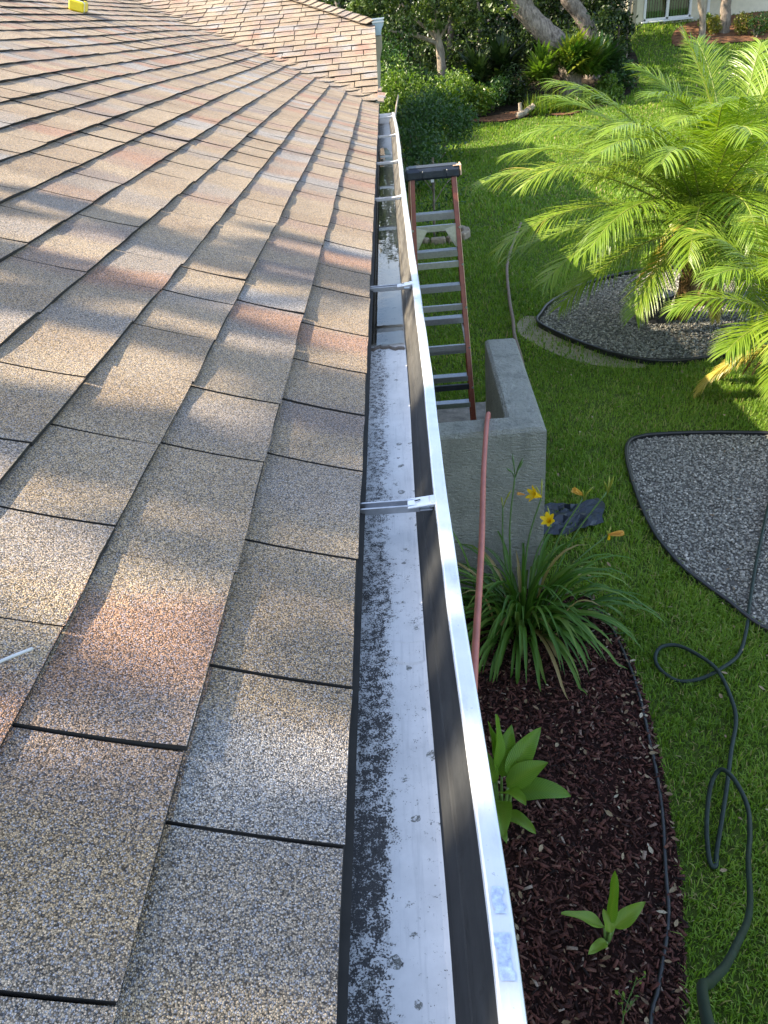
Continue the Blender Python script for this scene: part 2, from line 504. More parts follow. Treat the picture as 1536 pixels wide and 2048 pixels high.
M_LAWN = lawn_mat()
M_MULCHG = soil_mat('mulch_soil', (0.010, 0.005, 0.004), (0.045, 0.018, 0.015))
M_MULCHF = soil_mat('orange_mulch_soil', (0.07, 0.035, 0.018), (0.26, 0.13, 0.07), 5.0)
M_GRAVG = soil_mat('gravel_dust', (0.07, 0.066, 0.058), (0.2, 0.19, 0.17), 30.0)
M_SAND = soil_mat('bare_sandy_soil', (0.22, 0.19, 0.13), (0.40, 0.36, 0.26), 22.0)

def chip_mat(name, stops, rough=0.85, spec=0.25, mode='LINEAR'):
    t = NT(name)
    a = t.n('ShaderNodeAttribute', {'attribute_name': 'tint'}).outputs['Fac']
    c = t.ramp(a, stops, mode)
    f = t.noise(t.pos(), 160.0, 3.0)
    c = t.mix(1.0, c, t.ramp(f, [(0.3, 0.7), (0.7, 1.25)]), 'MULTIPLY')
    return t.done(t.bsdf(c, rough, t.bump(f, 0.4, 0.004), spec=spec))
M_CHIP = chip_mat('mulch_chips', [(0.0, (0.012, 0.006, 0.005)), (0.35, (0.055, 0.021, 0.016)), (0.6, (0.105, 0.036, 0.027)),
                                  (0.8, (0.15, 0.068, 0.048)), (0.92, (0.21, 0.125, 0.09)), (1.0, (0.30, 0.23, 0.18))])
M_LITTER = chip_mat('dry_leaves', [(0.0, (0.06, 0.035, 0.02)), (0.4, (0.16, 0.10, 0.055)), (0.8, (0.30, 0.23, 0.14)), (1.0, (0.42, 0.36, 0.26))], 0.7)
M_GRAV = chip_mat('grey_gravel', [(0.0, (0.11, 0.105, 0.09)), (0.4, (0.25, 0.24, 0.205)), (0.75, (0.36, 0.34, 0.29)), (1.0, (0.52, 0.48, 0.41))])
M_GRASS = leafy('grass_blades', [(0.0, (0.08, 0.155, 0.014)), (0.35, (0.15, 0.265, 0.024)), (0.7, (0.22, 0.34, 0.038)),
                                 (0.9, (0.30, 0.37, 0.06)), (1.0, (0.40, 0.33, 0.15))], 0.5, 0.45, 0.35)
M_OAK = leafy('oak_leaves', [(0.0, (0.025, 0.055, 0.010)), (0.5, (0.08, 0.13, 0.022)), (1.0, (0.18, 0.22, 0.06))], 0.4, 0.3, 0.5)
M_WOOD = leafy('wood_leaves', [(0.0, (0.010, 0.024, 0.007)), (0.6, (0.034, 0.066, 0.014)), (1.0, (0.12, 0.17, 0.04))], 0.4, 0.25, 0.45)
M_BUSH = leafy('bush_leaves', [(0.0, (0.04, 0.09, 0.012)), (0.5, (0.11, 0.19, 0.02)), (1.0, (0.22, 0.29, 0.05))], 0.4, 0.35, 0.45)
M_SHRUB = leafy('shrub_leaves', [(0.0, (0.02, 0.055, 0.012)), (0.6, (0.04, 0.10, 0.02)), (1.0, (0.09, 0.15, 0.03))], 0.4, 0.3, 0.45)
M_PHIL = leafy('philodendron_leaves', [(0.0, (0.03, 0.085, 0.012)), (0.5, (0.10, 0.18, 0.02)), (1.0, (0.28, 0.30, 0.04))], 0.3, 0.35, 0.5)
M_YELB = leafy('croton_leaves', [(0.0, (0.08, 0.11, 0.015)), (0.5, (0.22, 0.22, 0.03)), (1.0, (0.42, 0.34, 0.06))], 0.35, 0.3, 0.5)
M_FROND = leafy('palm_leaflets', [(0.0, (0.09, 0.17, 0.014)), (0.5, (0.185, 0.29, 0.024)), (0.9, (0.28, 0.345, 0.04)), (1.0, (0.46, 0.38, 0.08))], 0.33, 0.36, 0.5, (1.15, 1.2, 0.35))
M_RACHIS = simple('palm_rachis', (0.19, 0.22, 0.045), 0.45, var=0.2)
M_LILY = leafy('daylily_leaves', [(0.0, (0.045, 0.115, 0.014)), (0.6, (0.09, 0.19, 0.024)), (0.9, (0.16, 0.24, 0.045)), (1.0, (0.34, 0.26, 0.11))], 0.45, 0.3, 0.35)
M_LILYF = leafy('daylily_petals', [(0.0, (0.80, 0.52, 0.01)), (0.6, (0.85, 0.60, 0.015)), (1.0, (0.72, 0.42, 0.12))], 0.5, 0.3, 0.3, (1.0, 0.9, 0.5))
def canna_mat():
    t = NT('canna_leaves')
    a = t.n('ShaderNodeAttribute', {'attribute_name': 'tint'}).outputs['Fac']
    oc = t.n('ShaderNodeTexCoord').outputs['UV']
    c = t.ramp(a, [(0.0, (0.07, 0.17, 0.014)), (0.5, (0.13, 0.25, 0.02)), (1.0, (0.21, 0.31, 0.035))])
    al = t.n('ShaderNodeAttribute', {'attribute_name': 'along'}).outputs['Fac']
    vein = t.math('SINE', t.math('MULTIPLY', al, 150.0))
    c = t.mix(t.smooth(vein, 0.55, 1.0), c, t.mix(1.0, c, (1.3, 1.25, 1.2), 'MULTIPLY'))
    b = t.bsdf(c, 0.36, t.bump(t.math('ADD', vein, t.noise(t.pos(), 70.0, 3.0)), 0.22, 0.006), 0.0, 0.45)
    tr = t.n('ShaderNodeBsdfTranslucent', None, Color=t.mix(1.0, c, (1.15, 1.25, 0.5), 'MULTIPLY'))
    return t.done(t.n('ShaderNodeMixShader', None, i0=0.3, i1=b, i2=tr.outputs[0]).outputs[0])
M_CANNA = canna_mat()
def glass_mat():
    t = NT('window_glass')
    fr = t.n('ShaderNodeFresnel', None, IOR=1.5)
    gl = t.n('ShaderNodeBsdfGlossy', None, Roughness=0.02)
    tr = t.n('ShaderNodeBsdfTransparent', None, Color=(0.75, 0.82, 0.78))
    return t.done(t.n('ShaderNodeMixShader', None, i0=fr.outputs[0], i1=tr.outputs[0], i2=gl.outputs[0]).outputs[0])
M_GLASS = glass_mat()
M_BLIND = simple('green_blind', (0.18, 0.34, 0.15), 0.7, var=0.15)

# ------------------------------------------------------------------ terrain
def hz(x, y):
    """ground height: flat yard, then a bank that climbs to the neighbour's plot"""
    x = np.asarray(x, float); y = np.asarray(y, float)
    s = np.clip(y - 20.0, 0, 15.0)
    z = 0.0102 * s * s + 0.10 * np.clip(y - 35.0, 0, 6.0) * 0.0
    z = z + 0.015 * np.sin(x * 1.7 + y * 0.6) * np.clip((y - 8) / 6, 0, 1)
    return z

xs = np.concatenate([np.linspace(-200, -20, 10), np.linspace(-16, 24, 61), np.linspace(30, 200, 10)])
ys = np.concatenate([np.linspace(-120, -10, 10), np.linspace(-6, 44, 76), np.linspace(50, 300, 14)])
gx, gy = np.meshgrid(xs, ys)
gz = hz(gx, gy)
V = np.stack([gx.ravel(), gy.ravel(), gz.ravel()], 1)
nx, ny = len(xs), len(ys)
i0 = (np.arange(ny - 1)[:, None] * nx + np.arange(nx - 1)[None, :]).ravel()
F = np.stack([i0, i0 + 1, i0 + nx + 1, i0 + nx], 1)
tag(link('lawn', mesh_np('lawn', V, F, M_LAWN, True)), kind='structure')

def sheet(name, poly, lift, mat, kind='structure', sub=None):
    """a bed laid on the ground, as a fan round its centre that follows the terrain"""
    pts = [(x, y) for x, y in poly]
    cx = sum(p[0] for p in pts) / len(pts); cy = sum(p[1] for p in pts) / len(pts)
    V = [(cx, cy, float(hz(cx, cy)) + lift)] ; n = len(pts)
    for f in (0.5, 1.0):
        V += [(cx + (x - cx) * f, cy + (y - cy) * f, float(hz(cx + (x - cx) * f, cy + (y - cy) * f)) + lift) for x, y in pts]
    F = [(0, 1 + k, 1 + (k + 1) % n) for k in range(n)]
    F += [(1 + k, 1 + n + k, 1 + n + (k + 1) % n, 1 + (k + 1) % n) for k in range(n)]
    return tag(link(name, mesh_np(name, np.array(V), F, mat, True)), kind=kind)

def closed(pts, n=6):
    pts = [Vector((x, y, 0)) for x, y in pts]
    P_ = [pts[-1]] + pts + [pts[0], pts[1]]
    out = []
    for i in range(1, len(P_) - 2):
        a, b, c, d = P_[i - 1], P_[i], P_[i + 1], P_[i + 2]
        for k in range(n):
            t = k / n
            q = 0.5 * ((2 * b) + (c - a) * t + (2 * a - 5 * b + 4 * c - d) * t * t + (3 * b - a - 3 * c + d) * t ** 3)
            out.append((q.x, q.y))
    return out

BED1 = closed([(1.64, 9.0), (1.70, 9.45), (2.0, 10.0), (2.6, 10.6), (3.4, 10.9), (4.4, 10.7), (5.0, 9.9), (5.0, 8.9), (4.3, 8.1), (3.5, 7.75), (2.75, 7.62), (2.2, 7.98)])
BED2 = closed([(1.83, 5.9), (2.03, 6.05), (2.5, 6.03), (3.1, 5.9), (3.9, 5.6), (4.2, 4.6), (3.6, 3.5), (2.6, 3.1), (2.05, 3.47), (1.89, 3.79), (1.73, 4.18), (1.67, 4.67), (1.72, 5.38)])
MULCH = [(-0.55, 4.09)] + [(0.60, 4.09), (0.95, 4.02)] + [(p.x, p.y) for p in catmull([(1.09, 3.9, 0), (1.17, 3.5, 0), (1.175, 3.04, 0), (1.13, 2.6, 0), (1.085, 2.3, 0), (1.01, 1.9, 0), (0.87, 1.42, 0), (0.70, 0.9, 0), (0.6, 0.2, 0)], 5)] + [(0.6, -2.0), (-0.55, -2.0)]
sheet('gravel_bed', BED1, 0.012, M_GRAVG)
sheet('gravel_bed', BED2, 0.012, M_GRAVG)
b = MB(); n_ = len(MULCH)
b.add([(x, y, 0.010) for x, y in MULCH], [tuple(range(n_ - 1, -1, -1))])
tag(b.build('mulch_bed', M_MULCHG), kind='structure')
sand = closed([(1.35, 8.9), (1.5, 9.5), (1.75, 9.3), (1.7, 8.9), (2.0, 8.3), (2.5, 7.9), (2.4, 7.6), (1.8, 7.95)])
sheet('bare_soil', sand, 0.006, M_SAND)
FARM = closed([(2.2, 26.4), (3.3, 25.9), (4.4, 26.4), (5.4, 26.0), (6.8, 26.9), (8.4, 29.5), (8.2, 34), (0, 34), (0.5, 28)])
sheet('far_mulch_bed', FARM, 0.03, soil_mat('dark_leaf_mould', (0.012, 0.010, 0.007), (0.05, 0.038, 0.024), 5.0))
sheet('mulch_strip', closed([(2.3, 26.4), (3.3, 25.95), (4.4, 26.45), (5.4, 26.05), (6.6, 26.9), (6.4, 27.4), (4.4, 27.2), (3.2, 26.7)]), 0.06, M_MULCHF)
NB = closed([(10.4, 32.6), (12.0, 32.2), (14.5, 32.3), (18, 32.6), (18, 34.6), (12, 34.8)])
sheet('neighbour_bed', NB, 0.03, M_MULCHF)
sheet('lawn_slab', [(-0.5, 6.35), (0.75, 6.35), (0.75, 7.05), (-0.5, 7.05)], 0.02, M_SLAB)

# ------------------------------------------------------------------ our house: shell and roof
house = empty('house', (-0.55, 5, 0), 'house with tan shingle roof filling the near half of the view', 'house')
roof_deck = MB()
yb = -4.0
# main slope deck, a little below the shingles, up to the valley
vx = [EX + 0.01, -1.5, -3.0, RIDGE_X]
deck = [(EX + 0.012, yb, EZ - 0.022), (EX + 0.012, valley_y(EX), EZ - 0.022)]
zdeck = lambda x: EZ - 0.012 + (EX - x) * tan(P)
roof_deck.add([(EX + 0.012, yb, zdeck(EX)), (EX + 0.012, FY0, zdeck(EX)), (RIDGE_X, valley_y(RIDGE_X), zdeck(RIDGE_X)), (RIDGE_X, yb, zdeck(RIDGE_X))], [(0, 1, 2, 3)])
XB = 2 * RIDGE_X - EX
roof_deck.add([(RIDGE_X, yb, zdeck(RIDGE_X)), (RIDGE_X, 24.0, zdeck(RIDGE_X)), (XB, 24.0, EZ - 0.02), (XB, yb, EZ - 0.02)], [(0, 1, 2, 3)])
# far plane deck (faces the camera) up to its hip
hx = -0.13
hip_top_x = -3.2
zf = lambda y: FZ0 - 0.02 + (y - FY0) * TQ
hip_y = lambda x: HIPY + (hx - x) * tan(P) / TQ
roof_deck.add([(hx, FY0 - 0.05, zf(FY0 - 0.05)), (hx, HIPY, zf(HIPY)), (hip_top_x, hip_y(hip_top_x), zf(hip_y(hip_top_x))), (RIDGE_X, hip_y(hip_top_x), zf(hip_y(hip_top_x))), (RIDGE_X, valley_y(RIDGE_X), zf(valley_y(RIDGE_X)))], [(0, 1, 2, 3, 4)])
# upper slope behind the hip, falling to the right
roof_deck.add([(hx, HIPY, 3.25), (hx, 23.6, 3.25), (hip_top_x, 23.6, 3.25 + (hx - hip_top_x) * tan(P)), (hip_top_x, hip_y(hip_top_x), 3.25 + (hx - hip_top_x) * tan(P))], [(0, 1, 2, 3)])
roof_deck.add([(hip_top_x, 23.6, 3.25 + (hx - hip_top_x) * tan(P)), (hip_top_x, hip_y(hip_top_x), 3.25 + (hx - hip_top_x) * tan(P)), (RIDGE_X, hip_y(hip_top_x), 3.25 + (hx - hip_top_x) * tan(P)), (RIDGE_X, 23.6, 3.25 + (hx - hip_top_x) * tan(P))], [(0, 1, 2, 3)])
roof = roof_deck.build('roof', M_DECK, house)

SH_VARS = []
def tab_mesh(T, w, expo, seed, edge=False):
    """one shingle tab: x uphill from the butt, y along the course, z off the roof; dished, with a lifted butt"""
    r = random.Random(seed)
    ss = [0.0, 0.012, 0.05, 0.10, 0.15, expo, expo + 0.035]
    th = 0.0075
    V = []; m = 4
    jy = [r.uniform(-0.0018, 0.0018) for _ in range(m)]
    for s in ss:
        u = max(0.0, 1 - s / expo)
        zt = 0.004 + T * u * u - (0.006 if s > expo + 0.001 else 0.0)
        for k in range(m):
            f = k / (m - 1) - 0.5
            V.append((s + (jy[k] if s < 0.02 else 0), f * w, zt + 0.0016 * sin(f * 5 + seed)))
    nt = len(V)
    for s in ss:
        u = max(0.0, 1 - s / expo)
        zt = 0.004 + T * u * u - th
        for k in (0, m - 1):
            f = k / (m - 1) - 0.5
            V.append((s, f * w, zt))
    F = []
    for i in range(len(ss) - 1):
        for k in range(m - 1):
            a = i * m + k
            F.append((a, a + m, a + m + 1, a + 1))
        l0 = nt + 2 * i; l1 = nt + 2 * (i + 1)
        F.append((i * m, l0, l1, (i + 1) * m))
        F.append((i * m + m - 1, (i + 1) * m + m - 1, l1 + 1, l0 + 1))
    F.append((0, 1, 2, 3, nt + 1, nt))
    return V, F          # 3 top quads then 2 sides per step, butt last
TVARS = [tab_mesh(T, 1.0, EXPO, i) for i, T in enumerate((0.0085, 0.0095, 0.0105, 0.0115, 0.009, 0.0125))]
# unit-wide tabs are scaled along y by the object
def core_index(n_faces):
    per = n_faces // 31 if n_faces > 31 else 1
    one = ([0, 0, 0, 1, 1] * 6 + [1])
    return np.array(one * (n_faces // 31), dtype=np.int32)
TMESH = []
for v, f in TVARS:
    me = mesh_np('shingle', np.array(v), f, M_SHM); me.materials.append(M_DECK)
    me.polygons.foreach_set('material_index', core_index(len(f))); TMESH.append(me)
BASE_MAIN = Matrix(((-CP, 0, SP, 0), (0, -1, 0, 0), (SP, 0, CP, 0), (0, 0, 0, 1)))
BASE_FAR = Matrix(((0, -1, 0, 0), (CQ, 0, -SQ, 0), (SQ, 0, CQ, 0), (0, 0, 0, 1)))

JOINTS = {0: [0.535, 0.783, 1.09, 1.403, 1.672, 1.932, 2.218, 2.596, 2.879, 3.229, 3.567],
          1: [0.341, 0.624, 0.976, 1.337, 1.611, 1.991, 2.251, 2.595],
          2: [0.787, 1.029, 1.308, 1.616, 1.885, 2.179, 2.424, 2.663],
          3: [1.208, 1.505, 1.875, 2.154, 2.429]}
NC = int((EX - RIDGE_X) / (EXPO * CP)) + 1
tabs = []
for k in range(NC):
    x = EX - k * EXPO * CP; z = EZ + k * EXPO * SP
    js = list(JOINTS.get(k, [random.uniform(0.9, 1.2)]))
    while js[0] > -0.5: js.insert(0, js[0] - random.uniform(0.26, 0.34))
    vy = valley_y(x - 0.5 * EXPO * CP)
    while js[-1] < vy: js.append(js[-1] + random.choice((0.26, 0.28, 0.30, 0.30, 0.32, 0.35)))
    for a, c in zip(js[:-1], js[1:]):
        if 0.5 * (a + c) > vy + 0.02: continue
        c = min(c, vy + 0.10)
        w = c - a - ((0.0070 if k else 0.0062) if a > 1.1 else 0.0046)
        rz = random.gauss(0, 0.0022)
        off = random.gauss(0, 0.0013)
        mid = 0.5 * (a + c)
        wav = 0.005 * sin(mid * 1.1 + k * 0.2) + 0.0009 * sin(mid * 3.1 + k)      # the deck is not dead flat
        tabs.append((mid, (x, mid, z), w, rz, off if k else off * .6, wav if k else wav * .3 - .002, random.randrange(6) if k else random.choice((0, 1)), k))
def tab_matrix(t):
    mid, c, w, rz, off, wav, vi, k = t
    m = Matrix.Translation((c[0] - CP * off + SP * wav, c[1], c[2] + SP * off + CP * wav)) @ BASE_MAIN @ Matrix.Rotation(rz, 4, 'Z') @ Matrix.Diagonal((1, w, 1, 1))
    return m
def px_of(p):
    v = R.transposed() @ (Vector(p) - Vector((0, 0, 3.3)))
    if v.z > -0.05: return None
    return (768 + 1539 * v.x / -v.z, 1024 - 1539 * v.y / -v.z, -v.z)
def showing(p, mar=60):
    q = px_of(p)
    return q is not None and -mar < q[0] < 1536 + mar and -mar < q[1] < 2048 + mar
vis = [t for t in tabs if showing(t[1], 250)]
hid = [t for t in tabs if not showing(t[1], 250)]
vis.sort(key=lambda t: px_of(t[1])[2])
for t in vis[:300]:
    link('shingle', TMESH[t[6]], roof, matrix=tab_matrix(t))
def joined(name, lst, mat, parent, mf, variants):
    Vs, Fs, n = [], [], 0
    for t in lst:
        m = np.array(mf(t)); v, f = variants[t[6]]
        v = np.asarray(v); v = v @ m[:3, :3].T + m[:3, 3]
        Vs.append(v); Fs += [tuple(i + n for i in q) for q in f]; n += len(v)
    me = mesh_np(name, np.concatenate(Vs), Fs, mat); me.materials.append(M_DECK)
    me.polygons.foreach_set('material_index', core_index(len(Fs)))
    return tag(link(name, me, parent), kind='stuff')
joined('shingle_field', vis[300:] + hid, M_SHM, roof, tab_matrix, TVARS)

# far plane shingles
ftabs = []
k = 0
while True:
    y = FY0 - 0.06 + k * EXPO * CQ; z = FZ0 - 0.06 * TQ + k * EXPO * SQ
    if y > hip_y(hip_top_x): break
    # the left end follows the valley, the right end the rake, and higher up the hip
    xr = hx + 0.02 if y < HIPY else hx - (y - HIPY) * TQ / tan(P)
    zz = z
    xl = EX - (zz - EZ) / tan(P) - 0.05
    x = xr - (0.15 if k % 2 else 0.0) - random.uniform(0, 0.06)
    if k % 2 or True:
        edges = [xr] + ([x] if xr - x > 0.06 else [])
    while edges[-1] > xl:
        edges.append(edges[-1] - random.choice((0.26, 0.28, 0.30, 0.32)))
    for a, c in zip(edges[:-1], edges[1:]):
        mid = 0.5 * (a + c)
        if mid < xl - 0.02: continue
        ftabs.append((mid, (mid, y, z), abs(a - c) - 0.010, random.gauss(0, 0.004), random.gauss(0, 0.002), 0.008 * sin(mid * 2 + k * .4), random.randrange(6), k))
    k += 1
def ftab_matrix(t):
    mid, c, w, rz, off, wav, vi, k = t
    return Matrix.Translation((c[0], c[1] + CQ * off - SQ * wav, c[2] + SQ * off + CQ * wav)) @ BASE_FAR @ Matrix.Rotation(rz, 4, 'Z') @ Matrix.Diagonal((1, w, 1, 1))
joined('wing_shingle_field', ftabs, M_SHF, roof, ftab_matrix, TVARS)

# valley pieces: cut tabs lying along the valley line, and hip caps
capv = MB()
def strip_piece(p0, d, nrm, length, width, T, name, mat, bend=0.0):
    d = d.normalized(); nrm = (nrm - d * nrm.dot(d)).normalized(); s_ = nrm.cross(d)
    b = MB(); V = []
    for f in (-0.5, 0.0, 0.5):
        for l in (0.0, 0.5, 1.0):
            z = T * (1 - l) ** 2 + 0.014 - bend * abs(f) * 2
            V.append(p0 + d * (l * length) + s_ * (f * width) + nrm * z)
    for f in (-0.5, 0.0, 0.5):
        V.append(p0 + s_ * (f * width) + nrm * (T + 0.008 - bend * abs(f) * 2))
    F = [(0, 1, 4, 3), (1, 2, 5, 4), (3, 4, 7, 6), (4, 5, 8, 7), (0, 3, 10, 9), (3, 6, 11, 10)]
    b.add(V, F)
    return b.build(name, mat, roof)
vp0 = Vector((EX - 0.06, valley_y(EX - 0.06), EZ + 0.06 * tan(P)))
vp1 = Vector((-4.4, valley_y(-4.4), EZ + (EX + 4.4) * tan(P)))
vd = vp1 - vp0; L = vd.length; vd.normalize()
ln = Vector((SP, 0, CP)); fn = Vector((0, -SQ, CQ)); vn = (ln + fn).normalized()
q = 0.0
while q < L:
    strip_piece(vp0 + vd * q, vd, vn, 0.26, 0.30 + random.uniform(-.03, .03), 0.014, 'valley_shingle', M_SHF, bend=-0.012)
    q += 0.215
hd0 = Vector((hx + 0.02, HIPY - 0.03, 3.29)); hd1 = Vector((hip_top_x, hip_y(hip_top_x), 3.29 + (hx - hip_top_x) * tan(P)))
hd = hd1 - hd0; L = hd.length; hd.normalize()
q = 0.0
while q < L:
    strip_piece(hd0 + hd * q, hd, (ln + fn).normalized(), 0.25, 0.30, 0.018, 'hip_cap_shingle', M_SHF, bend=0.05)
    q += 0.17
# kick-out tabs at the foot of the rake
for (dy, dz, x1) in ((-0.36, 0.0, -0.055), (-0.10, 0.02, -0.035), (0.16, 0.07, -0.075)):
    b = MB()
    y0 = FY0 + dy; z0 = 2.545 + dz
    V = [(-0.125, y0, z0 + .012), (x1, y0 + .01, z0), (x1, y0 + .24, z0 + .03), (-0.125, y0 + .25, z0 + .045),
         (-0.125, y0, z0), (x1, y0 + .01, z0 - .012)]
    b.add(V, [(0, 1, 2, 3), (4, 5, 1, 0)])
    b.build('kickout_shingle', M_SHF, roof)

# eave trim and walls
b = MB(); b.box((-0.165, 2.9, 2.40), (0.022, 13.4, 0.19)); b.build('fascia', M_TRIM, house)
b = MB()
b.add([(EX + 0.004, -0.5, EZ - 0.012), (EX + 0.004, 8.9, EZ - 0.012), (EX + 0.004, 8.9, EZ - 0.034), (EX + 0.004, -0.5, EZ - 0.034), (-0.153, -0.5, EZ - 0.036), (-0.153, 8.9, EZ - 0.036), (EX - 0.03, -0.5, EZ - 0.003), (EX - 0.03, 8.9, EZ - 0.003)],
      [(6, 7, 1, 0), (0, 1, 2, 3), (3, 2, 5, 4)])
b.build('drip_edge', M_DRIP, house)
b = MB(); b.add([(EX + .002, -0.5, EZ + .001), (EX + .002, 9.9, EZ + .001), (EX - .16, 9.9, EZ - .002 + .162 * tan(P)), (EX - .16, -0.5, EZ - .002 + .162 * tan(P)), (EX + .002, -0.5, EZ - .013), (EX + .002, 9.9, EZ - .013)], [(0, 1, 2, 3), (4, 5, 1, 0)])
b.build('starter_strip', M_DECK, house)
b = MB(); b.box((-0.36, 2.9, 2.30), (0.42, 13.4, 0.015)); b.build('soffit', M_TRIM, house)
b = MB(); b.box((-5.0, 2.95, 1.14), (8.9, 13.8, 2.28)); b.box((-5.0, 18.2, 1.3), (8.9, 10.6, 2.6)); b.build('wall', M_WALLH, house)
b = MB()
b.add([(hx - 0.02, FY0 - .1, 2.2), (hx - 0.02, 23.4, 2.2), (hx - 0.02, 23.4, 3.20), (hx - 0.02, HIPY, 3.20), (hx - 0.02, FY0 - .1, 2.53),
       (hx - 0.6, FY0 - .1, 2.2), (hx - 0.6, 23.4, 2.2)], [(0, 1, 2, 3, 4), (0, 5, 6, 1)])
b.build('gable_board', M_TAN, house)
b = MB()      # boxed eave return below the upper gutter
b.add([(-0.15, HIPY - 0.02, 3.12), (-0.035, HIPY - 0.02, 3.12), (-0.04, HIPY - 0.02, 2.98), (-0.075, HIPY - 0.02, 2.86), (-0.15, HIPY - 0.02, 2.78),
       (-0.15, HIPY + 1.2, 3.12), (-0.035, HIPY + 1.2, 3.12), (-0.04, HIPY + 1.2, 2.98), (-0.075, HIPY + 1.2, 2.86), (-0.15, HIPY + 1.2, 2.78)],
      [(4, 3, 2, 1, 0), (0, 1, 6, 5), (1, 2, 7, 6), (2, 3, 8, 7), (3, 4, 9, 8)])
b.build('eave_return', M_TAN, house)

# ------------------------------------------------------------------ rain gutter
gut = empty('rain_gutter', (0, 0, 2.4), 'long white open rain gutter with grimy speckled floor along the shingle edge', 'gutter')
GY0, GY1 = 0.05, 8.78
def gdx(y):
    return 0.006 * math.exp(-((y - 0.5) / 0.28) ** 2) - 0.005 * math.exp(-((y - 1.25) / 0.5) ** 2) + 0.003 * sin(y * 1.1) - 0.012 * max(0, y - 7.5) / 1.3
gys = np.concatenate([np.linspace(GY0, 3, 60), np.linspace(3.05, GY1, 50)])
def run(prof, wob=0.0):
    out = []
    for y in gys:
        d = gdx(y)
        jx = 0.0005 * sin(y * 7.3) + 0.0003 * sin(y * 17.0 + 1); jz = 0.0005 * sin(y * 5.1 + 2) + 0.0003 * sin(y * 23)
        out.append([(x + (d + jx) * wgt, y, z + jz * wgt) for x, z, wgt in prof])
    return out
b = MB(); b.loft(run([(-0.150, 2.480, 0), (-0.150, 2.416, 0), (-0.144, 2.411, 0), (-0.10, 2.410, 0), (-0.05, 2.410, .3), (-0.012, 2.410, .6), (-0.006, 2.412, .7)]))
b.build('trough', M_GFLOOR, gut)
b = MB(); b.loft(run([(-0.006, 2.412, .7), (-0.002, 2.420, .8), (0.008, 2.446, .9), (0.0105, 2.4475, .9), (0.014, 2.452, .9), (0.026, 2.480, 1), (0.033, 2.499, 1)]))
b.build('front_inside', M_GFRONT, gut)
b = MB(); b.loft(run([(0.033, 2.499, 1), (0.0345, 2.5035, 1), (0.037, 2.505, 1), (0.046, 2.5045, 1), (0.056, 2.503, 1), (0.059, 2.5015, 1), (0.0600, 2.498, 1), (0.0595, 2.488, 1), (0.057, 2.486, 1)]))
b.build('lip', M_LIP, gut, smooth=False)
b = MB(); b.loft(run([(0.057, 2.486, 1), (0.053, 2.47, 1), (0.04, 2.455, 1), (0.022, 2.438, .9), (0.010, 2.42, .8), (0.002, 2.404, .7), (-0.146, 2.404, 0), (-0.152, 2.41, 0), (-0.152, 2.48, 0)]))
b.build('outer_face', M_LIP, gut)
b = MB()
capy = GY1 + 0.001; d = gdx(GY1)
prof = [(-0.150, 2.500), (-0.150, 2.404), (0.0, 2.404), (0.01 + d, 2.42), (0.026 + d, 2.445), (0.05 + d, 2.47), (0.058 + d, 2.50)]
V = [(x, capy, z) for x, z in prof] + [(x, capy + 0.004, z) for x, z in prof]
n_ = len(prof)
b.add(V, [tuple(range(n_)), tuple(range(2 * n_ - 1, n_ - 1, -1))] + [(k, n_ + k, n_ + (k + 1) % n_, (k + 1) % n_) for k in range(n_)])
b.build('end_cap', M_LIP, gut)
# lap seam
b = MB()
V = []; F = []
for i, x in enumerate(np.linspace(-0.148, -0.008, 15)):
    yy = 2.375 + 0.010 * sin(x * 60) + 0.006 * sin(x * 190) - 0.08 * (x + 0.08)
    for dy, z in ((-0.012, 2.4104), (-0.006, 2.4150), (0.006, 2.4155), (0.012, 2.4104)): V.append((x, yy + dy, z))
for i in range(14):
    for k in range(3): F.append((i * 4 + k, i * 4 + k + 1, i * 4 + k + 5, i * 4 + k + 4))
b.add(V, F); b.build('lap_seam', simple('seam_sealant', (0.11, 0.09, 0.07), 0.7, nscale=60, var=0.5), gut)
b = MB()
V = []; F = []
for i, x in enumerate(np.linspace(-0.10, -0.010, 10)):
    yy = 0.935 + 0.01 * sin(x * 50)
    V += [(x, yy, 2.4102), (x, yy + .004, 2.4125), (x, yy + 0.05, 2.4125), (x, yy + .055, 2.4102)]
for i in range(9):
    for k in range(3): F.append((i * 4 + k, i * 4 + k + 1, i * 4 + k + 5, i * 4 + k + 4))
b.add(V, F); b.build('patch_strip', M_GFLOOR, gut)
# two blue smears on the lip
for (y0, y1, x0, x1) in ((0.452, 0.482, 0.040, 0.0525), (0.385, 0.432, 0.038, 0.0535)):
    b = MB(); V = []; F = []
    m = 9
    for i in range(m):
        y = y0 + (y1 - y0) * i / (m - 1)
        j0 = random.uniform(-.0015, .0025); j1 = random.uniform(-.0025, .0015); d = gdx(y)
        V += [(x0 + d + j0, y, 2.5056), (x1 + d + j1, y, 2.5046)]
    for i in range(m - 1): F.append((2 * i, 2 * i + 1, 2 * i + 3, 2 * i + 2))
    b.add(V, F); b.build('blue_smear', M_SMUDGE, gut)
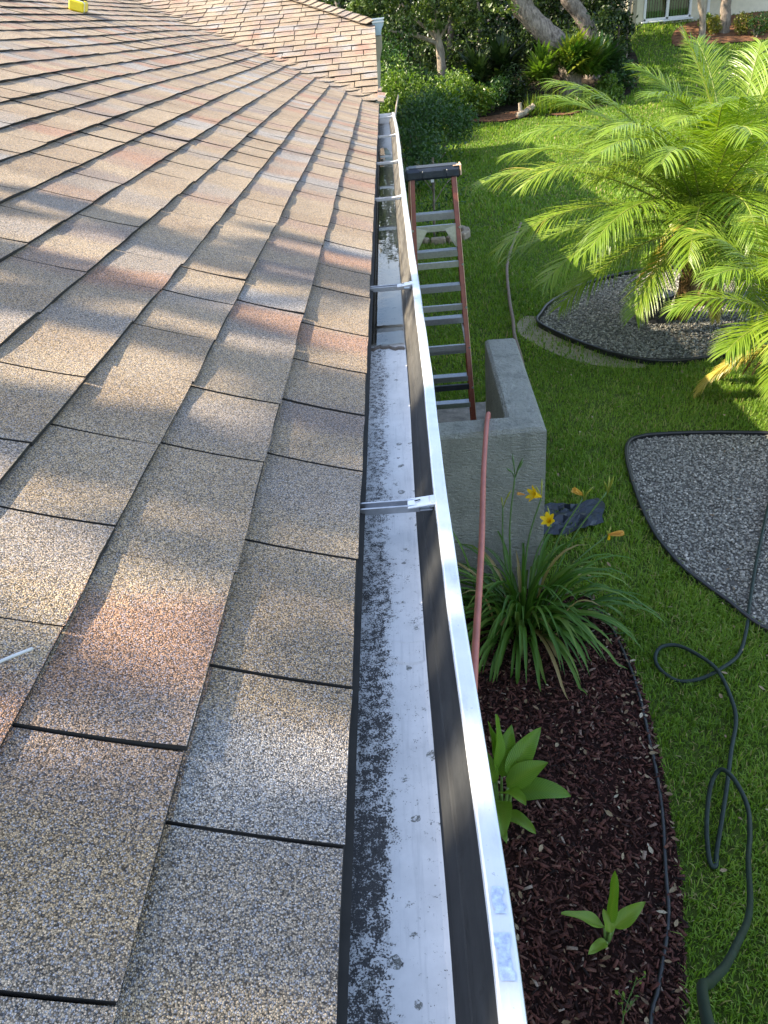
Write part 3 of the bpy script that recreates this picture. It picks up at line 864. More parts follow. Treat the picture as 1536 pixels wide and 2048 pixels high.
# hangers
def hanger(y):
    d = gdx(y); w = 0.026
    b = MB()
    x0, x1 = -0.140, 0.034 + d
    zt = 2.4885
    for dy in (-w / 2, w / 2 - 0.004):           # two raised flanges
        b.box(((x0 + x1 - 0.03) / 2, y + dy + 0.002, zt + 0.003), (x1 - x0 - 0.03, 0.004, 0.016), bev=0.001)
    b.box(((x0 + x1) / 2, y, zt - 0.003), (x1 - x0, w - 0.002, 0.003), bev=0.0008)
    h = b.build('hanger', M_ALU, gut)
    c = MB()
    c.box((x1 - 0.026, y, zt + 0.010), (0.056, w + 0.008, 0.004), rot=Matrix.Rotation(-0.10, 3, 'Y'), bev=0.001)
    c.box((x1 - 0.004, y, zt + 0.0095), (0.016, w + 0.002, 0.014), bev=0.003)
    c.build('clip', M_LIP, h)
    s_ = MB(); s_.box((x1 - 0.034, y + 0.002, zt + 0.0135), (0.012, 0.003, 0.0012), rot=Matrix.Rotation(0.3, 3, 'Z'))
    s_.build('slot', M_BLACKP, h)
for y in (1.285, 2.76, 4.39, 5.62, 7.03, 8.47): hanger(y)
# standing plate at the far end of the lip
b = MB(); d = gdx(8.6)
b.add([(0.052 + d, 8.45, 2.495), (0.062 + d, 8.45, 2.485), (0.10 + d, 8.80, 2.60), (0.115 + d, 8.82, 2.635), (0.105 + d, 8.84, 2.66), (0.075 + d, 8.75, 2.57),
       (0.054 + d, 8.455, 2.493), (0.064 + d, 8.455, 2.483), (0.102 + d, 8.805, 2.598), (0.117 + d, 8.825, 2.633), (0.107 + d, 8.845, 2.658), (0.077 + d, 8.755, 2.568)],
      [(0, 1, 2, 3, 4, 5), (11, 10, 9, 8, 7, 6), (0, 6, 7, 1), (1, 7, 8, 2), (2, 8, 9, 3), (3, 9, 10, 4), (4, 10, 11, 5), (5, 11, 6, 0)])
b.build('splash_plate', simple('weathered_plate', (0.38, 0.33, 0.27), 0.6, nscale=30, var=0.2), gut)

# water standing in the far half of the gutter
V = []; F = []
wy = np.linspace(2.395, 6.95, 60)
for y in wy:
    e = 0.004 * sin(y * 9) + 0.003 * sin(y * 23)
    shrink = 0.05 * max(0, (y - 6.3) / 0.65) ** 2
    V += [(-0.146 + shrink + e, y, 2.4165), (-0.008 - shrink * .8, y, 2.4165)]
for i in range(len(wy) - 1): F.append((2 * i, 2 * i + 1, 2 * i + 3, 2 * i + 2))
wt = link('standing_water', mesh_np('standing_water', np.array(V), F, M_WATER))
tag(wt, 'shallow still water standing in the far half of the gutter', 'water', kind='stuff')

# upper gutter at the wing corner
g2 = empty('rain_gutter', (-0.08, HIPY, 3.1), 'short pale gutter end at the corner of the upper roof', 'gutter')
b = MB()
pr = [(-0.150, 3.33), (-0.150, 3.13), (-0.045, 3.13), (-0.035, 3.17), (-0.028, 3.20), (-0.008, 3.235), (0.004, 3.26), (0.004, 3.33)]
def ring(y, sc=0.0): return [(x, y, z) for x, z in pr]
b.loft([ring(HIPY - 0.02), ring(HIPY + 5.0), ring(23.4)])
b.build('trough', M_LIP, g2)
b = MB(); n_ = len(pr)
b.add([(x, HIPY - 0.024, z) for x, z in pr] + [(x, HIPY - 0.03, z) for x, z in pr], [tuple(range(n_)), tuple(range(2 * n_ - 1, n_ - 1, -1))] + [(k, n_ + k, n_ + (k + 1) % n_, (k + 1) % n_) for k in range(n_)])
b.build('end_cap', simple('pale_blue_grey_paint', (0.36, 0.45, 0.48), 0.4, var=0.05), g2)
b = MB(); b.box((-0.07, HIPY - 0.036, 3.285), (0.165, 0.012, 0.012)); b.box((-0.07, HIPY - 0.036, 3.318), (0.165, 0.012, 0.012)); b.box((0.006, HIPY + 3, 3.325), (0.022, 6.0, 0.014))
b.build('rolled_rim', M_LIP, g2)

# ------------------------------------------------------------------ low stucco wall (L shaped)
wl = empty('low_wall', (0.5, 4.2, 0), 'low grey stucco wall with an L-shaped flat top beside the lawn', 'wall')
def rough_prism(poly, z0, z1, name, mat, parent, bev=0.022):
    b = MB(); n = len(poly)
    area = sum(poly[i][0] * poly[(i + 1) % n][1] - poly[(i + 1) % n][0] * poly[i][1] for i in range(n))
    ins = []
    for i in range(n):
        p0 = Vector(poly[i - 1]); p1 = Vector(poly[i]); p2 = Vector(poly[(i + 1) % n])
        e1 = (p1 - p0).normalized(); e2 = (p2 - p1).normalized()
        n1 = Vector((-e1.y, e1.x)); n2 = Vector((-e2.y, e2.x))
        if area < 0: n1, n2 = -n1, -n2
        k = (n1 + n2); k = k / max(0.2, k.dot(n1)); ins.append(p1 + k * bev)
    V = [(x, y, z0) for x, y in poly] + [(x, y, z1 - bev) for x, y in poly] + [(v.x, v.y, z1) for v in ins]
    F = []
    for i in range(n):
        j = (i + 1) % n
        F += [(i, j, n + j, n + i), (n + i, n + j, 2 * n + j, 2 * n + i)]
    F.append(tuple(range(2 * n, 3 * n)))
    b.add(V, F)
    return b.build(name, mat, parent)
WALLP = [(-0.55, 4.075), (0.785, 4.085), (0.822, 5.62), (0.592, 5.63), (0.57, 4.285), (-0.55, 4.285)]
rough_prism(WALLP, -0.02, 1.2, 'wall_body', M_STUCCO, wl)

# ------------------------------------------------------------------ stepladder
lad = empty('stepladder', (0.27, 6.0, 0.02), 'red fibreglass stepladder with aluminium steps standing between the gutter and low wall', 'ladder')
LT, LYT, LYB, LYN = 2.37, 5.80, 6.50, 5.12
def lrail(sgn, yb, wt, wb, name):
    top = Vector((0.265 + sgn * wt, LYT + (0.05 if yb > LYT else -0.05), LT - 0.02)); bot = Vector((0.265 + sgn * wb, yb, 0.02))
    d = (bot - top); Ln = d.length; dz = d.normalized()
    xax = Vector((1, 0, 0)); xax = (xax - dz * xax.dot(dz)).normalized(); yax = dz.cross(xax)
    Rm = Matrix((xax, yax, dz)).transposed()
    c = (top + bot) / 2
    dep = 0.075 if yb > LYT else 0.042
    b = MB()
    b.box(c, (0.006, dep, Ln), rot=Rm)
    for s2 in (-1, 1):
        b.box(c - xax * (sgn * 0.014) + yax * (s2 * (dep / 2 - 0.003)), (0.026, 0.006, Ln), rot=Rm)
    o = b.build(name, M_FIBRE, lad)
    e = MB()
    for s2 in (-1, 1):
        e.box(c + xax * (sgn * 0.0045) + yax * (s2 * (dep / 2 - 0.003)), (0.004, 0.0065, Ln * 0.995), rot=Rm)
    e.build('worn_edge', M_FIBEDGE, o)
    ft = MB(); ft.box(bot + Vector((0, 0, 0.02)), (0.045, dep + 0.02, 0.06), bev=0.006); ft.build('foot', M_BLACKP, lad)
    return o
for s_ in (-1, 1):
    lrail(s_, LYB, 0.160, 0.305, 'rail')
    lrail(s_, LYN, 0.155, 0.235, 'rear_rail')
for i in range(1, 8):
    Z = LT - 0.29 * i; f = Z / LT; Y = LYB + (LYT + 0.05 - LYB) * f; hw = 0.150 + (0.305 - 0.160) * (1 - f)
    b = MB()
    b.box((0.265, Y, Z), (2 * hw, 0.075, 0.006), bev=0.001)
    for rr in range(4): b.box((0.265, Y - 0.03 + rr * 0.02, Z + 0.004), (2 * hw, 0.006, 0.003))
    b.box((0.265, Y - 0.036, Z - 0.022), (2 * hw, 0.004, 0.045), bev=0.001)
    b.box((0.265, Y + 0.036, Z - 0.012), (2 * hw, 0.004, 0.025), bev=0.001)
    b.build('step', M_ALU, lad)
for i, f in enumerate((0.857, 0.755, 0.633, 0.515, 0.395)):
    Z = f * LT; Y = LYN + (LYT - 0.05 - LYN) * f; hw = 0.150 + (0.235 - 0.155) * (1 - f)
    b = MB(); b.box((0.265, Y, Z), (2 * hw, 0.008, 0.042), bev=0.001); b.box((0.265, Y + 0.008, Z + 0.019), (2 * hw, 0.018, 0.004))
    br = b.build('rear_brace', M_BLACKP if i == 4 else M_ALU, lad)
    if i == 0:
        for s_ in (-1, 1):
            g = MB(); x = 0.265 + s_ * hw
            g.add([(x, Y - .006, Z + .02), (x - s_ * .10, Y - .006, Z - .01), (x - s_ * .03, Y - .012, Z - .13), (x, Y - .014, Z - .14),
                   (x, Y - .009, Z + .02), (x - s_ * .10, Y - .009, Z - .01), (x - s_ * .03, Y - .015, Z - .13), (x, Y - .017, Z - .14)],
                  [(0, 1, 2, 3), (7, 6, 5, 4), (0, 4, 5, 1), (1, 5, 6, 2), (2, 6, 7, 3)])
            g.build('gusset', M_ALU, lad)
    for s_ in (-1, 1):
        rv = MB(); rv.tube([(0.265 + s_ * (hw + .004), Y - 0.006, Z), (0.265 + s_ * (hw + .004), Y - 0.026, Z)], 0.008, 8); rv.build('rivet', M_ALU, br)
for s_ in (-1, 1):
    Z = 1.15; f = Z / LT
    b = MB(); x = 0.265 + s_ * 0.2
    b.tube([(x, LYN + (LYT - LYN) * f, Z), (x, (LYN + LYB) / 2 + .02, Z - 0.05), (x, LYB + (LYT - LYB) * f, Z)], 0.008, 6)
    b.build('spreader', M_ALU, lad)
b = MB(); b.box((0.265, LYT, LT + 0.01), (0.385, 0.16, 0.075), bev=0.014)
cap = b.build('top_cap', M_NAVY, lad)
for cx, w in ((-0.135, 0.085), (0.0, 0.15), (0.135, 0.085)):
    b = MB(); b.box((0.265 + cx, LYT - 0.082, LT + 0.008), (w, 0.012, 0.05), bev=0.005); b.build('moulded_panel', M_NAVY, cap)
b = MB(); b.box((0.265, LYT, LT + 0.050), (0.33, 0.11, 0.006), bev=0.002); b.build('tool_tray', M_BLACKP, cap)
b = MB(); b.box((0.265 + 0.192, LYT - 0.02, LT + 0.02), (0.012, 0.125, 0.07), bev=0.004); b.box((0.265 + 0.165, LYT - 0.045, LT + 0.049), (0.05, 0.06, 0.004)); b.build('end_plate', M_FIBEDGE, cap)

# ------------------------------------------------------------------ hoses
b = MB()
pts = catmull([(-0.54, 0.5, 1.0), (-0.25, 0.8, 1.22), (0.02, 1.2, 1.29), (0.103, 1.646, 1.29), (0.174, 2.176, 1.27), (0.272, 2.88, 1.24), (0.358, 3.58, 1.22), (0.43, 4.09, 1.217), (0.462, 4.285, 1.214), (0.468, 4.31, 1.19), (0.47, 4.325, 1.0), (0.47, 4.36, 0.4), (0.46, 4.5, 0.03), (0.3, 4.9, 0.02)], 8)
b.tube(pts, 0.0145, 12)
tag(b.build('garden_hose', M_HOSER, smooth=True), 'salmon red hose stretched over the front of the low stucco wall', 'hose')
b = MB()
pts = catmull([(2.15, 14.1, 0.10), (1.94, 13.3, 0.07), (1.60, 11.8, 0.05), (1.41, 10.23, 0.05), (1.33, 9.3, 0.05), (1.27, 8.73, 0.05), (1.23, 7.9, 0.05), (1.12, 6.6, 0.04), (0.98, 5.7, 0.03), (0.90, 5.0, 0.02), (0.88, 4.7, 0.02)], 8)
b.tube(pts, 0.021, 10)
tag(b.build('garden_hose', M_HOSEB, smooth=True), 'brown hose lying across the shaded lawn behind the low wall', 'hose')
b = MB()
pts = catmull([(3.3, 6.0, 0.03), (2.9, 5.4, 0.04), (2.61, 4.88, 0.04), (2.22, 4.15, 0.045), (2.02, 3.75, 0.04), (1.90, 3.5, 0.045), (1.78, 3.30, 0.05), (1.64, 3.19, 0.055), (1.5, 3.13, 0.045), (1.385, 3.14, 0.03),
               (1.315, 3.22, 0.035), (1.305, 3.31, 0.045), (1.36, 3.39, 0.055), (1.46, 3.39, 0.06), (1.55, 3.27, 0.075), (1.60, 3.15, 0.08), (1.61, 2.98, 0.055), (1.58, 2.82, 0.05), (1.48, 2.62, 0.05), (1.385, 2.42, 0.05),
               (1.30, 2.25, 0.05), (1.225, 2.10, 0.03), (1.195, 2.03, 0.02), (1.175, 2.05, 0.03), (1.21, 2.20, 0.06), (1.28, 2.37, 0.11), (1.335, 2.42, 0.17), (1.365, 2.34, 0.20), (1.36, 2.18, 0.22), (1.29, 2.0, 0.28), (1.20, 1.83, 0.38),
               (1.06, 1.55, 0.60), (0.93, 1.34, 0.84), (0.79, 1.15, 1.08), (0.66, 0.98, 1.30), (0.55, 0.85, 1.5), (0.46, 0.72, 1.72), (0.3, 0.3, 2.2)], 7)
b.tube(pts, 0.0108, 12)
tag(b.build('garden_hose', M_HOSEG, smooth=True), 'dark green hose looping over the grass and rising towards the roof', 'hose')

# ------------------------------------------------------------------ edging
def ribbon(name, pts, h, th, label):
    b = MB()
    pr = []
    pts = [Vector((x, y, 0)) for x, y in pts]
    n = len(pts)
    for i, p in enumerate(pts):
        d = (pts[min(i + 1, n - 1)] - pts[max(i - 1, 0)]).normalized(); s = Vector((-d.y, d.x, 0)) * th
        z = float(hz(p.x, p.y))
        jj = random.uniform(-.003, .003)
        pr.append([(p.x - s.x, p.y - s.y, z - .02), (p.x - s.x, p.y - s.y, z + h * .6 + jj), (p.x - s.x * 1.6, p.y - s.y * 1.6, z + h * .85 + jj), (p.x, p.y, z + h + jj), (p.x + s.x * 1.6, p.y + s.y * 1.6, z + h * .85 + jj), (p.x + s.x, p.y + s.y, z + h * .6 + jj), (p.x + s.x, p.y + s.y, z - .02)])
    b.loft(pr)
    return tag(b.build(name, M_EDGE, smooth=True), label, 'edging', 'garden bed edgings')
ribbon('garden_edging', BED1 + [BED1[0]], 0.075, 0.010, 'black edging ring round the gravel bed under the palm')
ribbon('garden_edging', BED2 + [BED2[0]], 0.060, 0.010, 'black edging round the curved gravel bed cut off by the picture edge')
me_line = [(p.x, p.y) for p in catmull([(1.06, 3.95, 0), (1.13, 3.62, 0), (1.15, 3.30, 0), (1.15, 3.157, 0), (1.124, 2.865, 0), (1.063, 2.397, 0), (0.97, 2.012, 0), (0.913, 1.791, 0), (0.797, 1.538, 0), (0.733, 1.419, 0), (0.62, 1.1, 0), (0.55, 0.5, 0)], 6)]
ribbon('garden_edging', me_line, 0.034, 0.006, 'thin black edging strip along the red mulch bed')

# ------------------------------------------------------------------ crumpled dark sheet on the lawn
V = []; F = []
nn = 12
r_ = np.random.default_rng(3)
hh = r_.normal(0, 1, (nn, nn)); hh = (hh + np.roll(hh, 1, 0) + np.roll(hh, 1, 1) + np.roll(hh, -1, 0)) / 4
for i in range(nn):
    for j in range(nn):
        u, v = i / (nn - 1) - .5, j / (nn - 1) - .5
        rr = 1 + 0.12 * sin(3 * math.atan2(v, u) + .6)
        V.append((1.13 + u * .50 * rr, 4.86 + v * .36 * rr + u * .08, 0.05 + 0.05 * hh[i, j] * (1 - 2 * abs(u)) + 0.05 * (.5 - abs(v))))
for i in range(nn - 1):
    for j in range(nn - 1):
        F.append((i * nn + j, (i + 1) * nn + j, (i + 1) * nn + j + 1, i * nn + j + 1))
o = link('plastic_bag', mesh_np('plastic_bag', np.array(V), F, M_NAVY))
sm = o.modifiers.new('thick', 'SOLIDIFY'); sm.thickness = 0.004
tag(o, 'crumpled dark navy plastic bag on the grass beside the low wall', 'bag')

# ------------------------------------------------------------------ scatter helpers
def leaf_cloud(C, size, up=0.35, tint=None, asp=0.45, rg=rng, fold=0.18):
    """C (n,3) centres -> folded pointed leaves, 4 triangles each"""
    n = len(C)
    d = rg.normal(size=(n, 3)); d[:, 2] += up * 0.0 - 0.25
    d /= np.linalg.norm(d, axis=1)[:, None]
    nn = rg.normal(size=(n, 3)); nn[:, 2] += up * 3
    s = np.cross(nn, d); s /= np.linalg.norm(s, axis=1)[:, None] + 1e-9
    w = np.cross(d, s)
    L = (np.asarray(size) * rg.uniform(0.7, 1.3, n))[:, None]
    B = C - d * L * .5; T = C + d * L * .5
    l1 = C - d * L * .08 + s * L * asp * .5 + w * L * fold * .5; r1 = C - d * L * .08 - s * L * asp * .5 + w * L * fold * .5
    V = np.stack([B, l1, T, r1], 1).reshape(-1, 3)
    i = np.arange(n) * 4
    F = np.concatenate([np.stack([i, i + 3, i + 2], 1), np.stack([i, i + 2, i + 1], 1)])
    if tint is None: tint = rg.random(n)
    return V, F, np.repeat(tint, 4)

def clumps(centers, radii, per, rg=rng, shell=0.55):
    out = []
    for c, r in zip(centers, radii):
        m = int(per * (r ** 2)) + 3
        d = rg.normal(size=(m, 3)); d /= np.linalg.norm(d, axis=1)[:, None]
        rad = r * (shell + (1 - shell) * rg.random(m) ** 0.6) * rg.uniform(0.75, 1.1, m)
        out.append(np.asarray(c) + d * rad[:, None])
    return np.concatenate(out)

def crown_obj(name, C, size, mat, parent, tint=None, asp=0.45, rg=rng):
    V, F, t = leaf_cloud(C, size, 0.35, tint, asp, rg)
    return link(name, mesh_np(name, V, F, mat, False, t), parent)

# ------------------------------------------------------------------ grass
def grass(name, regions, mat, label, tri=True):
    Vs, Fs, Ts = [], [], []
    n0 = 0
    for (x0, x1, y0, y1, dens, hgt, wid) in regions:
        n = int((x1 - x0) * (y1 - y0) * dens)
        x = rng.uniform(x0, x1, n); y = rng.uniform(y0, y1, n)
        keep = np.ones(n, bool)
        for poly in (BED1, BED2, MULCH, FARM, NB, WALLP, [(-0.5, 6.35), (0.75, 6.35), (0.75, 7.05), (-0.5, 7.05)]):
            keep &= ~in_poly(x, y, poly)
        keep &= x > np.where(y < 4.1, 0.5, -0.1)
        inS = in_poly(x, y, sand); keep &= ~(inS & (rng.random(n) < 0.62))
        # clumpy density
        cl = np.sin(x * 9.1 + 2 * np.sin(y * 5.3)) * np.sin(y * 8.3 + 1.7 * np.sin(x * 6.1))
        keep &= rng.random(n) < (0.72 + 0.38 * cl)
        # cut to what the camera can see, with room to step aside
        x, y = x[keep], y[keep]; n = len(x)
        if n == 0: continue
        z = hz(x, y)
        a = rng.uniform(0, 2 * pi, n); lean = np.abs(rng.normal(0.55, 0.30, n))
        h = hgt * rng.uniform(0.55, 1.25, n) * (1 + 0.25 * np.sin(x * 2.3 + y) )
        w = wid * rng.uniform(0.7, 1.3, n)
        dx, dy = np.cos(a), np.sin(a); sx, sy = -dy, dx
        base = np.stack([x, y, z], 1)
        side = np.stack([sx, sy, np.zeros(n)], 1) * w[:, None]
        mid = base + np.stack([dx * lean * h * .35, dy * lean * h * .35, h * .6], 1)
        tip = base + np.stack([dx * lean * h * 1.1, dy * lean * h * 1.1, h * (1.0 - 0.28 * lean)], 1)
        patch = 0.5 + 0.5 * np.sin(x * 1.9 + 1.3 * np.sin(y * 1.1)) * np.sin(y * 1.6 + x * .4)
        t = np.clip(rng.normal(0.45, 0.2, n) + 0.30 * (patch - .5) + 0.10 * np.sin(x * 6.7 + 3 * np.sin(y * 4.1)) * np.sin(y * 5.9), 0, 0.95)
        t[rng.random(n) < 0.05] = 1.0
        Vb = np.stack([base - side, base + side, mid + side * .85, mid - side * .85, tip], 1).reshape(-1, 3)
        i = np.arange(n) * 5 + n0
        Fs.append(np.concatenate([np.stack([i, i + 1, i + 2], 1), np.stack([i, i + 2, i + 3], 1), np.stack([i + 3, i + 2, i + 4], 1)]))
        Vs.append(Vb); Ts.append(np.repeat(t, 5)); n0 += len(Vb)
    o = link(name, mesh_np(name, np.concatenate(Vs), np.concatenate(Fs), mat, False, np.concatenate(Ts)))
    return tag(o, label, 'grass', kind='stuff')
grass('grass', [(0.6, 2.6, 0.9, 4.0, 14000, 0.048, 0.0028), (0.3, 5.0, 4.0, 8.0, 6500, 0.048, 0.0034), (0.0, 6.5, 8.0, 14.0, 2600, 0.06, 0.0055),
                (0.0, 9.5, 14.0, 26.5, 900, 0.07, 0.010), (1.0, 18.0, 26.0, 35.2, 330, 0.09, 0.018)], M_GRASS, 'short green lawn grass covering the yard')

# ------------------------------------------------------------------ mulch chips, litter, gravel
def chips(name, poly, bbox, n, lmin, lmax, mat, label, cat, tmean=0.45, flat=0.25, lift=0.012, leaf=False):
    x = rng.uniform(bbox[0], bbox[1], n); y = rng.uniform(bbox[2], bbox[3], n)
    k = in_poly(x, y, poly); x, y = x[k], y[k]; n = len(x)
    z = hz(x, y) + lift + rng.uniform(0, 0.022, n)
    a = rng.uniform(0, 2 * pi, n); pit = rng.normal(0, 0.28, n)
    d = np.stack([np.cos(a) * np.cos(pit), np.sin(a) * np.cos(pit), np.sin(pit)], 1)
    s = np.stack([-np.sin(a), np.cos(a), rng.normal(0, 0.3, n)], 1); s /= np.linalg.norm(s, axis=1)[:, None]
    u = np.cross(d, s)
    L = (lmin * (lmax / lmin) ** (rng.random(n) ** 1.4))[:, None]; W = L * (rng.uniform(0.14, 0.38, n) if not leaf else rng.uniform(0.35, 0.5, n))[:, None]; T = L * 0.05 if not leaf else L * 0.02
    c = np.stack([x, y, z], 1)
    if not leaf:
        pts = []
        tp = rng.uniform(0.5, 1.0, n)[:, None]
        for (i, j, m_) in ((-1, -1, 0), (1, -tp, 0), (1, tp, 0), (-1, 1, 0), (-1, -1, 1), (1, -tp, 1), (1, tp, 1), (-1, 1, 1)):
            pts.append(c + d * (L * .5 * i) + s * (W * .5 * j) + u * (T * (1 if m_ else -1)))
        V = np.stack(pts, 1).reshape(-1, 3); i = np.arange(n) * 8
        fs = [(4, 5, 6, 7), (0, 1, 5, 4), (1, 2, 6, 5), (2, 3, 7, 6), (3, 0, 4, 7)]
        F = np.concatenate([np.stack([i + q for q in f], 1) for f in fs]); m_ = 8
    else:
        pts = []
        for (t, w, h) in ((-.5, 0, .0), (-.2, .5, .06), (-.2, -.5, .06), (.2, .42, .05), (.2, -.42, .05), (.5, 0, .10), (0, 0, -.03)):
            pts.append(c + d * (L * t) + s * (W * w) + u * (L * h))
        V = np.stack(pts, 1).reshape(-1, 3); i = np.arange(n) * 7
        fs = [(0, 6, 1), (1, 6, 3), (3, 6, 5), (0, 2, 6), (2, 4, 6), (4, 5, 6)]
        F = np.concatenate([np.stack([i + q for q in f], 1) for f in fs]); m_ = 7
    t = np.clip(rng.normal(tmean, 0.24, n), 0, 1)
    o = link(name, mesh_np(name, V, F, mat, False, np.repeat(t, m_)))
    return tag(o, label, cat, kind='stuff')
chips('mulch', MULCH, (-0.5, 1.2, 0.6, 4.1), 38000, 0.008, 0.048, M_CHIP, 'dark red wood mulch chips covering the planting bed', 'mulch')
chips('leaf_litter', MULCH, (-0.4, 1.2, 0.6, 4.1), 800, 0.015, 0.045, M_LITTER, 'small dry leaves scattered over the red mulch', 'leaf litter', 0.5, lift=0.03, leaf=True)
edge_poly = [(x + 0.05, y) for x, y in me_line] + [(x - 0.10, y) for x, y in me_line[::-1]]
chips('leaf_litter', edge_poly, (0.5, 1.3, 0.8, 4.0), 500, 0.02, 0.055, M_LITTER, 'pale dry leaves gathered along the mulch edging', 'leaf litter', 0.65, lift=0.03, leaf=True)

chips('leaf_litter', [(1.2, 1.2), (3.2, 1.2), (5, 8), (1.0, 8), (1.0, 4.2), (1.2, 3.4)], (1.0, 5, 1.2, 8), 260, 0.02, 0.05, M_LITTER, 'stray dry leaves dropped on the lawn and gravel', 'leaf litter', 0.55, lift=0.045, leaf=True)

def gravel(name, poly, bbox, dens, size, label):
    n = int((bbox[1] - bbox[0]) * (bbox[3] - bbox[2]) * dens)
    x = rng.uniform(bbox[0], bbox[1], n); y = rng.uniform(bbox[2], bbox[3], n)
    k = in_poly(x, y, poly); x, y = x[k], y[k]; n = len(x)
    g = (1 + sqrt(5)) / 2
    ico = np.array([(-1, g, 0), (1, g, 0), (-1, -g, 0), (1, -g, 0), (0, -1, g), (0, 1, g), (0, -1, -g), (0, 1, -g), (g, 0, -1), (g, 0, 1), (-g, 0, -1), (-g, 0, 1)]) / 1.9
    fi = np.array([(0, 11, 5), (0, 5, 1), (0, 1, 7), (0, 7, 10), (0, 10, 11), (1, 5, 9), (5, 11, 4), (11, 10, 2), (10, 7, 6), (7, 1, 8), (3, 9, 4), (3, 4, 2), (3, 2, 6), (3, 6, 8), (3, 8, 9), (4, 9, 5), (2, 4, 11), (6, 2, 10), (8, 6, 7), (9, 8, 1)])
    sc = rng.uniform(0.55, 1.25, (n, 1, 1)) * size * rng.uniform(0.6, 1.3, (n, 1, 3))
    V = ico[None] * sc * rng.uniform(0.75, 1.2, (n, 12, 1))
    a = rng.uniform(0, 2 * pi, n); ca, sa = np.cos(a)[:, None], np.sin(a)[:, None]
    X = V[:, :, 0] * ca - V[:, :, 1] * sa; Y = V[:, :, 0] * sa + V[:, :, 1] * ca
    Zc = hz(x, y) + 0.012 + rng.uniform(0, size * 1.2, n)
    W = np.stack([X + x[:, None], Y + y[:, None], V[:, :, 2] * .8 + Zc[:, None]], 2).reshape(-1, 3)
    F = (fi[None] + (np.arange(n) * 12)[:, None, None]).reshape(-1, 3)
    t = np.clip(rng.normal(0.45, 0.25, n), 0, 1)
    return tag(link(name, mesh_np(name, W, F, M_GRAV, False, np.repeat(t, 12))), label, 'gravel', kind='stuff')
gravel('gravel', BED1, (1.5, 5.0, 7.5, 10.9), 1900, 0.0135, 'grey gravel in the bed under the palm')
gravel('gravel', BED2, (1.6, 3.3, 3.0, 6.1), 4200, 0.0098, 'grey gravel in the curved bed at the picture edge')

# ------------------------------------------------------------------ palm
palm = empty('palm_tree', (3.1, 9.2, 0), 'sunlit clumping date palm with arching feather fronds over the gravel bed', 'palm tree')
def trunk(pts, rads, mat, parent, name='trunk', seg=12, jit=0.12):
    b = MB(); b.tube(pts, rads, seg, True, jit); return b.build(name, mat, parent, smooth=True)
crownsP = [(Vector((3.30, 8.75, 1.08)), 1.3), (Vector((3.82, 9.50, 1.36)), 1.15), (Vector((3.42, 6.62, 0.62)), 0.95)]
palm2 = empty('palm_tree', (3.40, 6.60, 0), 'small palm at the picture edge between the two gravel beds', 'palm tree')
for (c, s_), bx in zip(crownsP, ((3.25, 8.95), (3.6, 9.35), (3.40, 6.60))):
    pts = [Vector((bx[0], bx[1], -0.05)).lerp(c, f) + Vector((0.02 * sin(f * 5), 0.02 * cos(f * 4), 0)) for f in np.linspace(0, 1.05, 12)]
    trunk(pts, [0.085 + 0.035 * f + (0.02 if i % 2 else 0) for i, f in enumerate(np.linspace(0, 1, 12))], M_PTRUNK, palm if c.y > 7 else palm2, jit=0.22)
def frond(c, az, el, length, droop, r, tbase=0.5, ll=0.43):
    """one feather leaf: arched rachis with two rows of narrow folded leaflets"""
    d = Vector((cos(az) * cos(el), sin(az) * cos(el), sin(el)))
    n = 26; pts = []; p = c.copy(); st = length / n
    for i in range(n + 1):
        pts.append(p.copy())
        d = (d + Vector((0, 0, -0.86 * droop * (0.35 + 1.3 * i / n) / n)) ).normalized()
        p = p + d * st
    b = MB()
    b.tube(pts, [0.011 * (1 - 0.85 * i / n) + 0.0015 for i in range(n + 1)], 5)
    Vs = []; Fs = []; Ts = []
    nl = 78
    for i in range(nl):
        f = 0.16 + 0.83 * i / (nl - 1)
        q = f * n; k = min(int(q), n - 1); base = pts[k].lerp(pts[k + 1], q - k)
        t = (pts[k + 1] - pts[k]).normalized()
        side0 = t.cross(Vector((0, 0, 1)))
        side0 = side0.normalized() if side0.length > 1e-3 else Vector((1, 0, 0))
        up = side0.cross(t).normalized()
        env = (math.sin(pi * min(1, (f - 0.06) / 1.0)) ** 0.55)
        L = ll * env * r.uniform(0.88, 1.1) * (length / 1.7) ** 0.5
        for sg in (-1, 1):
            dirv = (side0 * sg * (0.92 - 0.25 * f) + t * (0.55 + 0.5 * f) + up * (0.26 + r.uniform(-.22, .2)) + t * r.uniform(-.12, .12)).normalized()
            bn = dirv.cross(up).normalized() * sg
            w = 0.0070
            pp = base.copy(); dd = dirv.copy()
            row = []
            m = 4
            for j in range(m + 1):
                g = j / m
                ww = w * (0.55 + 0.45 * sin(pi * min(1, g * 1.6 + .15))) if g < .45 else w * (1 - ((g - .45) / .55) ** 1.4)
                nv = dd.cross(bn).normalized()
                fo = nv * (ww * 0.45)
                row.append((pp + bn * ww + fo, pp, pp - bn * ww + fo))
                dd = (dd + Vector((0, 0, -0.09 - 0.07 * droop))).normalized()
                pp = pp + dd * (L / m)
            s0 = len(Vs)
            tt = min(1.0, max(0.0, tbase + r.gauss(0, 0.14)))
            for tri in row:
                Vs += [tuple(v) for v in tri]; Ts += [tt] * 3
            for j in range(m):
                a = s0 + 3 * j
                Fs += [(a, a + 1, a + 4, a + 3), (a + 1, a + 2, a + 5, a + 4)]
    o = b.build('frond', M_RACHIS, palm if c.y > 7 else palm2, smooth=True)
    me = mesh_np('leaflets', np.array(Vs), Fs, M_FROND, False, Ts)
    link('leaflets', me, o)
    return o
pr = random.Random(11)
